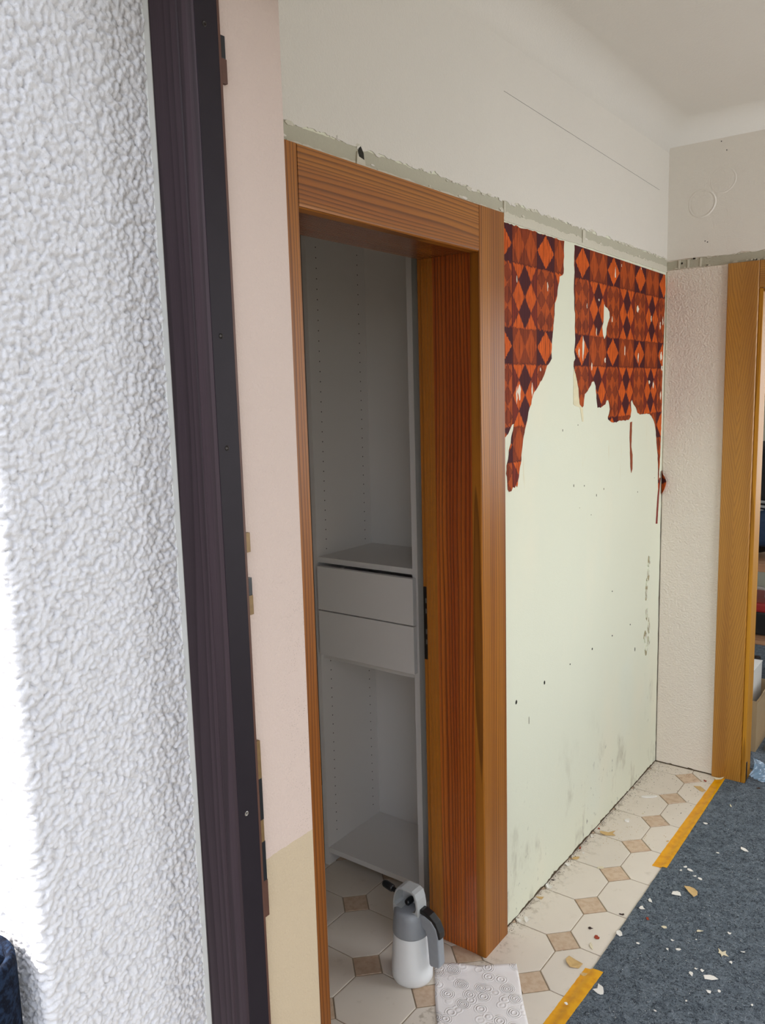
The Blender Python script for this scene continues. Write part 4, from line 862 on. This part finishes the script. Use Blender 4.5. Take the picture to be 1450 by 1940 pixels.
# ------------------------------------------------------------------ room beyond the oak doorway
def far_room():
    CARD = plain('cardboard', 'a48d6c', 0.85, 0.2, var=0.06, vscale=25)
    b = empty('cardboard_box', (0.20, 3.86, 0.0)); tag(b, 'open brown cardboard box behind the oak door jamb', 'box')
    x0, x1, y0, y1, z1, t = 0.02, 0.335, 3.66, 3.98, 0.235, 0.005; z0 = 0.0055
    bxo('side', CARD, b, x0, x1, y0, y0+t, z0, z1); bxo('side', CARD, b, x0, x1, y1-t, y1, z0, z1)
    bxo('side', CARD, b, x0, x0+t, y0+t, y1-t, z0, z1); bxo('side', CARD, b, x1-t, x1, y0+t, y1-t, z0, z1); bxo('bottom', CARD, b, x0+t, x1-t, y0+t, y1-t, z0, z0+t)
    pro('flap', CARD, b, [(x1, z1-0.002), (x1+0.004, z1), (x1+0.022, z1+0.045), (x1+0.018, z1+0.046)], 'Y', y0+0.01, y1-0.01)
    wb = empty('white_carton', (0.22, 3.80, z0+t)); tag(wb, 'white carton standing in the cardboard box', 'carton')
    WC = plain('white_card', 'd2d2cf', 0.7, 0.3, var=0.03)
    bxo('body', WC, wb, 0.14, 0.300, 3.74, 3.90, z0+t+0.0005, 0.345, bev=0.001); bxo('lid_flap', WC, wb, 0.138, 0.302, 3.738, 3.902, 0.3455, 0.349)
    # workbench with a lower board
    wk = empty('workbench', (-0.2, 4.75, 0)); tag(wk, 'wooden workbench loaded with gear seen through the oak doorway', 'workbench')
    BW = wood('bench_wood', 'Y', 'X', 'b18a6a', 'a07656', '7a543a', freq=70, k=0.8, rough=0.5)
    bxo('worktop', BW, wk, -0.90, 0.42, 4.42, 5.05, 0.648, 0.690, bev=0.003); bxo('lower_board', BW, wk, -0.86, 0.38, 4.46, 5.0, 0.250, 0.272, bev=0.002)
    for x in (-0.88, 0.34):
        for y in (4.44, 4.97): bxo('leg', BW, wk, x, x+0.06, y, y+0.06, 0.0055, 0.648)
    # black backpack on the bench
    bp = empty('backpack', (0.06, 4.7, 0.69)); tag(bp, 'black backpack with grey and blue trim on the workbench', 'backpack')
    BC = plain('black_nylon', '15171b', 0.6, 0.3, var=0.3, vscale=50, bump=0.004, bscale=60); NV = plain('navy_nylon', '1d3350', 0.6, 0.3, var=0.25, vscale=50, bump=0.003, bscale=60)
    GP = plain('grey_trim', '9a9ea2', 0.5, 0.4, var=0.3, vscale=40)
    def blob(name, mat, par, c, s, k=0.55):
        bm = bmesh.new(); bmesh.ops.create_cube(bm, size=2.0); bmesh.ops.subdivide_edges(bm, edges=bm.edges[:], cuts=4, use_grid_fill=True)
        rg = random.Random(int(c[2]*1000))
        for v in bm.verts:
            q = v.co.normalized()*1.25; v.co = v.co.lerp(q, k); v.co = Vector((c[0]+v.co.x*s[0]*(1+rg.uniform(-.03, .03)), c[1]+v.co.y*s[1]*(1+rg.uniform(-.03, .03)), c[2]+v.co.z*s[2]))
        return obj(name, bm, mat, par, True)
    blob('body', BC, bp, (0.06, 4.70, 1.000), (0.22, 0.15, 0.27)); blob('front_pocket', NV, bp, (0.13, 4.54, 0.86), (0.13, 0.06, 0.09)); blob('side_pocket', NV, bp, (0.20, 4.62, 1.05), (0.07, 0.06, 0.07))
    for z in (0.945, 0.968, 0.992): bm = bmesh.new(); tube(bm, [(0.02, 4.52, z), (0.12, 4.50, z+0.01), (0.22, 4.55, z-0.006), (0.27, 4.62, z)], 0.008, 8); obj('strap', bm, GP, bp, True)
    # red toolbox and black case on and under the bench
    tb = empty('toolbox', (0.1, 4.7, 0.272)); tag(tb, 'red and black toolbox on the lower bench board', 'toolbox')
    RED = plain('red_plastic', '8e1f22', 0.4, 0.5, var=0.1); bxo('tray', BLACK, tb, -0.18, 0.27, 4.56, 4.86, 0.273, 0.400, bev=0.012); bxo('lid', RED, tb, -0.19, 0.28, 4.55, 4.87, 0.401, 0.450, bev=0.012)
    bm = bmesh.new(); tube(bm, [(-0.02, 4.70, 0.45), (-0.02, 4.70, 0.49), (0.0, 4.70, 0.50), (0.13, 4.70, 0.50), (0.15, 4.70, 0.49), (0.15, 4.70, 0.45)], 0.010, 8); obj('handle', bm, WC, tb, True)
    t2 = empty('black_case', (0.05, 4.3, 0.0055)); tag(t2, 'black case standing on the felt before the workbench', 'case')
    bxo('shell', BLACK, t2, -0.25, 0.205, 4.18, 4.36, 0.006, 0.225, bev=0.015); bm = bmesh.new(); tube(bm, [(0.02, 4.27, 0.224), (0.02, 4.27, 0.262), (0.12, 4.27, 0.262), (0.12, 4.27, 0.224)], 0.008, 8); obj('grip', bm, BLACK, t2, True)
    # red cap on the bench
    cp = empty('red_cap', (0.22, 4.49, 0.69))
    tag(cp, 'small red cap at the bench edge', 'cap')
    bm = bmesh.new(); lathe(bm, [(0.060, 0.0), (0.062, 0.02), (0.055, 0.045), (0.035, 0.062), (0.005, 0.068)], (0.30, 4.50, 0.6905), 24); obj('crown', bm, RED, cp, True)
    bm = bmesh.new(); lathe(bm, [(0.05, 0.0), (0.05, 0.004)], (0.30, 4.455, 0.6905), 24, 0.9, 0.8); obj('visor', bm, RED, cp, True)
    # plank on the felt
    PK = wood('plank_wood', 'X', 'Y', 'c8a878', 'bb9868', '9a7648', freq=60, k=0.8, rough=0.6)
    tag(bxo('wooden_plank', PK, None, 0.365, 0.455, 3.70, 4.42, 0.0056, 0.028, bev=0.001), 'pale wooden plank lying on the felt beside the cardboard box', 'plank')
    # crumpled blue foil at the foot of the jamb
    g = G('blue_foil', 0.25, 0.5); g.color(lin('8fb0cc')); g.b.inputs['Alpha'].default_value = 0.5; rng = random.Random(8); bm = bmesh.new(); N = 10; gr = []
    for j in range(N+1):
        row = []
        for i in range(N+1):
            s, t = i/N, j/N; x = 0.372+0.055*s+0.01*math.sin(t*6); y = YE+0.02+0.16*t; z = 0.0075+0.05*max(0, 1-s*1.15)*(0.3+0.7*math.sin(t*3.0))+rng.uniform(0, 0.006)
            row.append(bm.verts.new((x, y, z)))
        gr.append(row)
    for j in range(N):
        for i in range(N): bm.faces.new((gr[j][i], gr[j][i+1], gr[j+1][i+1], gr[j+1][i]))
    tag(obj('plastic_foil', bm, g.m), 'crumpled bluish plastic foil at the foot of the oak jamb', 'foil')
far_room()

# ------------------------------------------------------------------ rolled rug outside
def rug():
    c = (0.172, 0.385); R = 0.052; bm = bmesh.new()
    DEN = G('navy_rug', 0.95, 0.1); v = DEN.vec(*DEN.pos()); n = DEN.noise(v, 120, 3, 0.6)
    DEN.color(DEN.mix(n.step(0.4, 0.65), lin('10141f'), lin('202c40'))); DEN.bump(n, 0.003)
    o = empty('rolled_rug', (c[0], c[1], -0.02)); tag(o, 'rolled navy rug with frayed pale edge standing by the sunlit wall', 'rug')
    lathe(bm, [(R*0.98, 0), (R, 0.01), (R, 0.97), (R*0.985, 0.985), (R*0.93, 0.99), (R*0.80, 0.987), (R*0.78, 0.975), (R*0.6, 0.975), (R*0.58, 0.987), (R*0.3, 0.987), (R*0.28, 0.972), (0.004, 0.972)], (c[0], c[1], -0.0195), 40,
          fn=lambda t, z: 1+0.02*math.sin(3*t)); obj('roll', bm, DEN.m, o, True)
    FR = plain('rug_fringe', 'cfd2da', 0.95, 0.1, var=0.15, vscale=80); rng = random.Random(5); bm = bmesh.new()
    a0 = math.radians(-38)
    for k in range(260):
        z = rng.uniform(0.0, 0.955); a = a0+rng.uniform(-0.05, 0.1); x, y = c[0]+R*1.0*math.cos(a), c[1]+R*1.0*math.sin(a); L_ = rng.uniform(0.003, 0.009)
        d = Vector((math.cos(a+0.9), math.sin(a+0.9), rng.uniform(-.9, .5)))
        tube(bm, [(x, y, z), Vector((x, y, z))+d*L_*0.5+Vector((0, 0, rng.uniform(-.002, .002))), Vector((x, y, z))+d*L_], [0.0011, 0.0009, 0.0005], 5)
    obj('fringe', bm, FR, o)
rug()
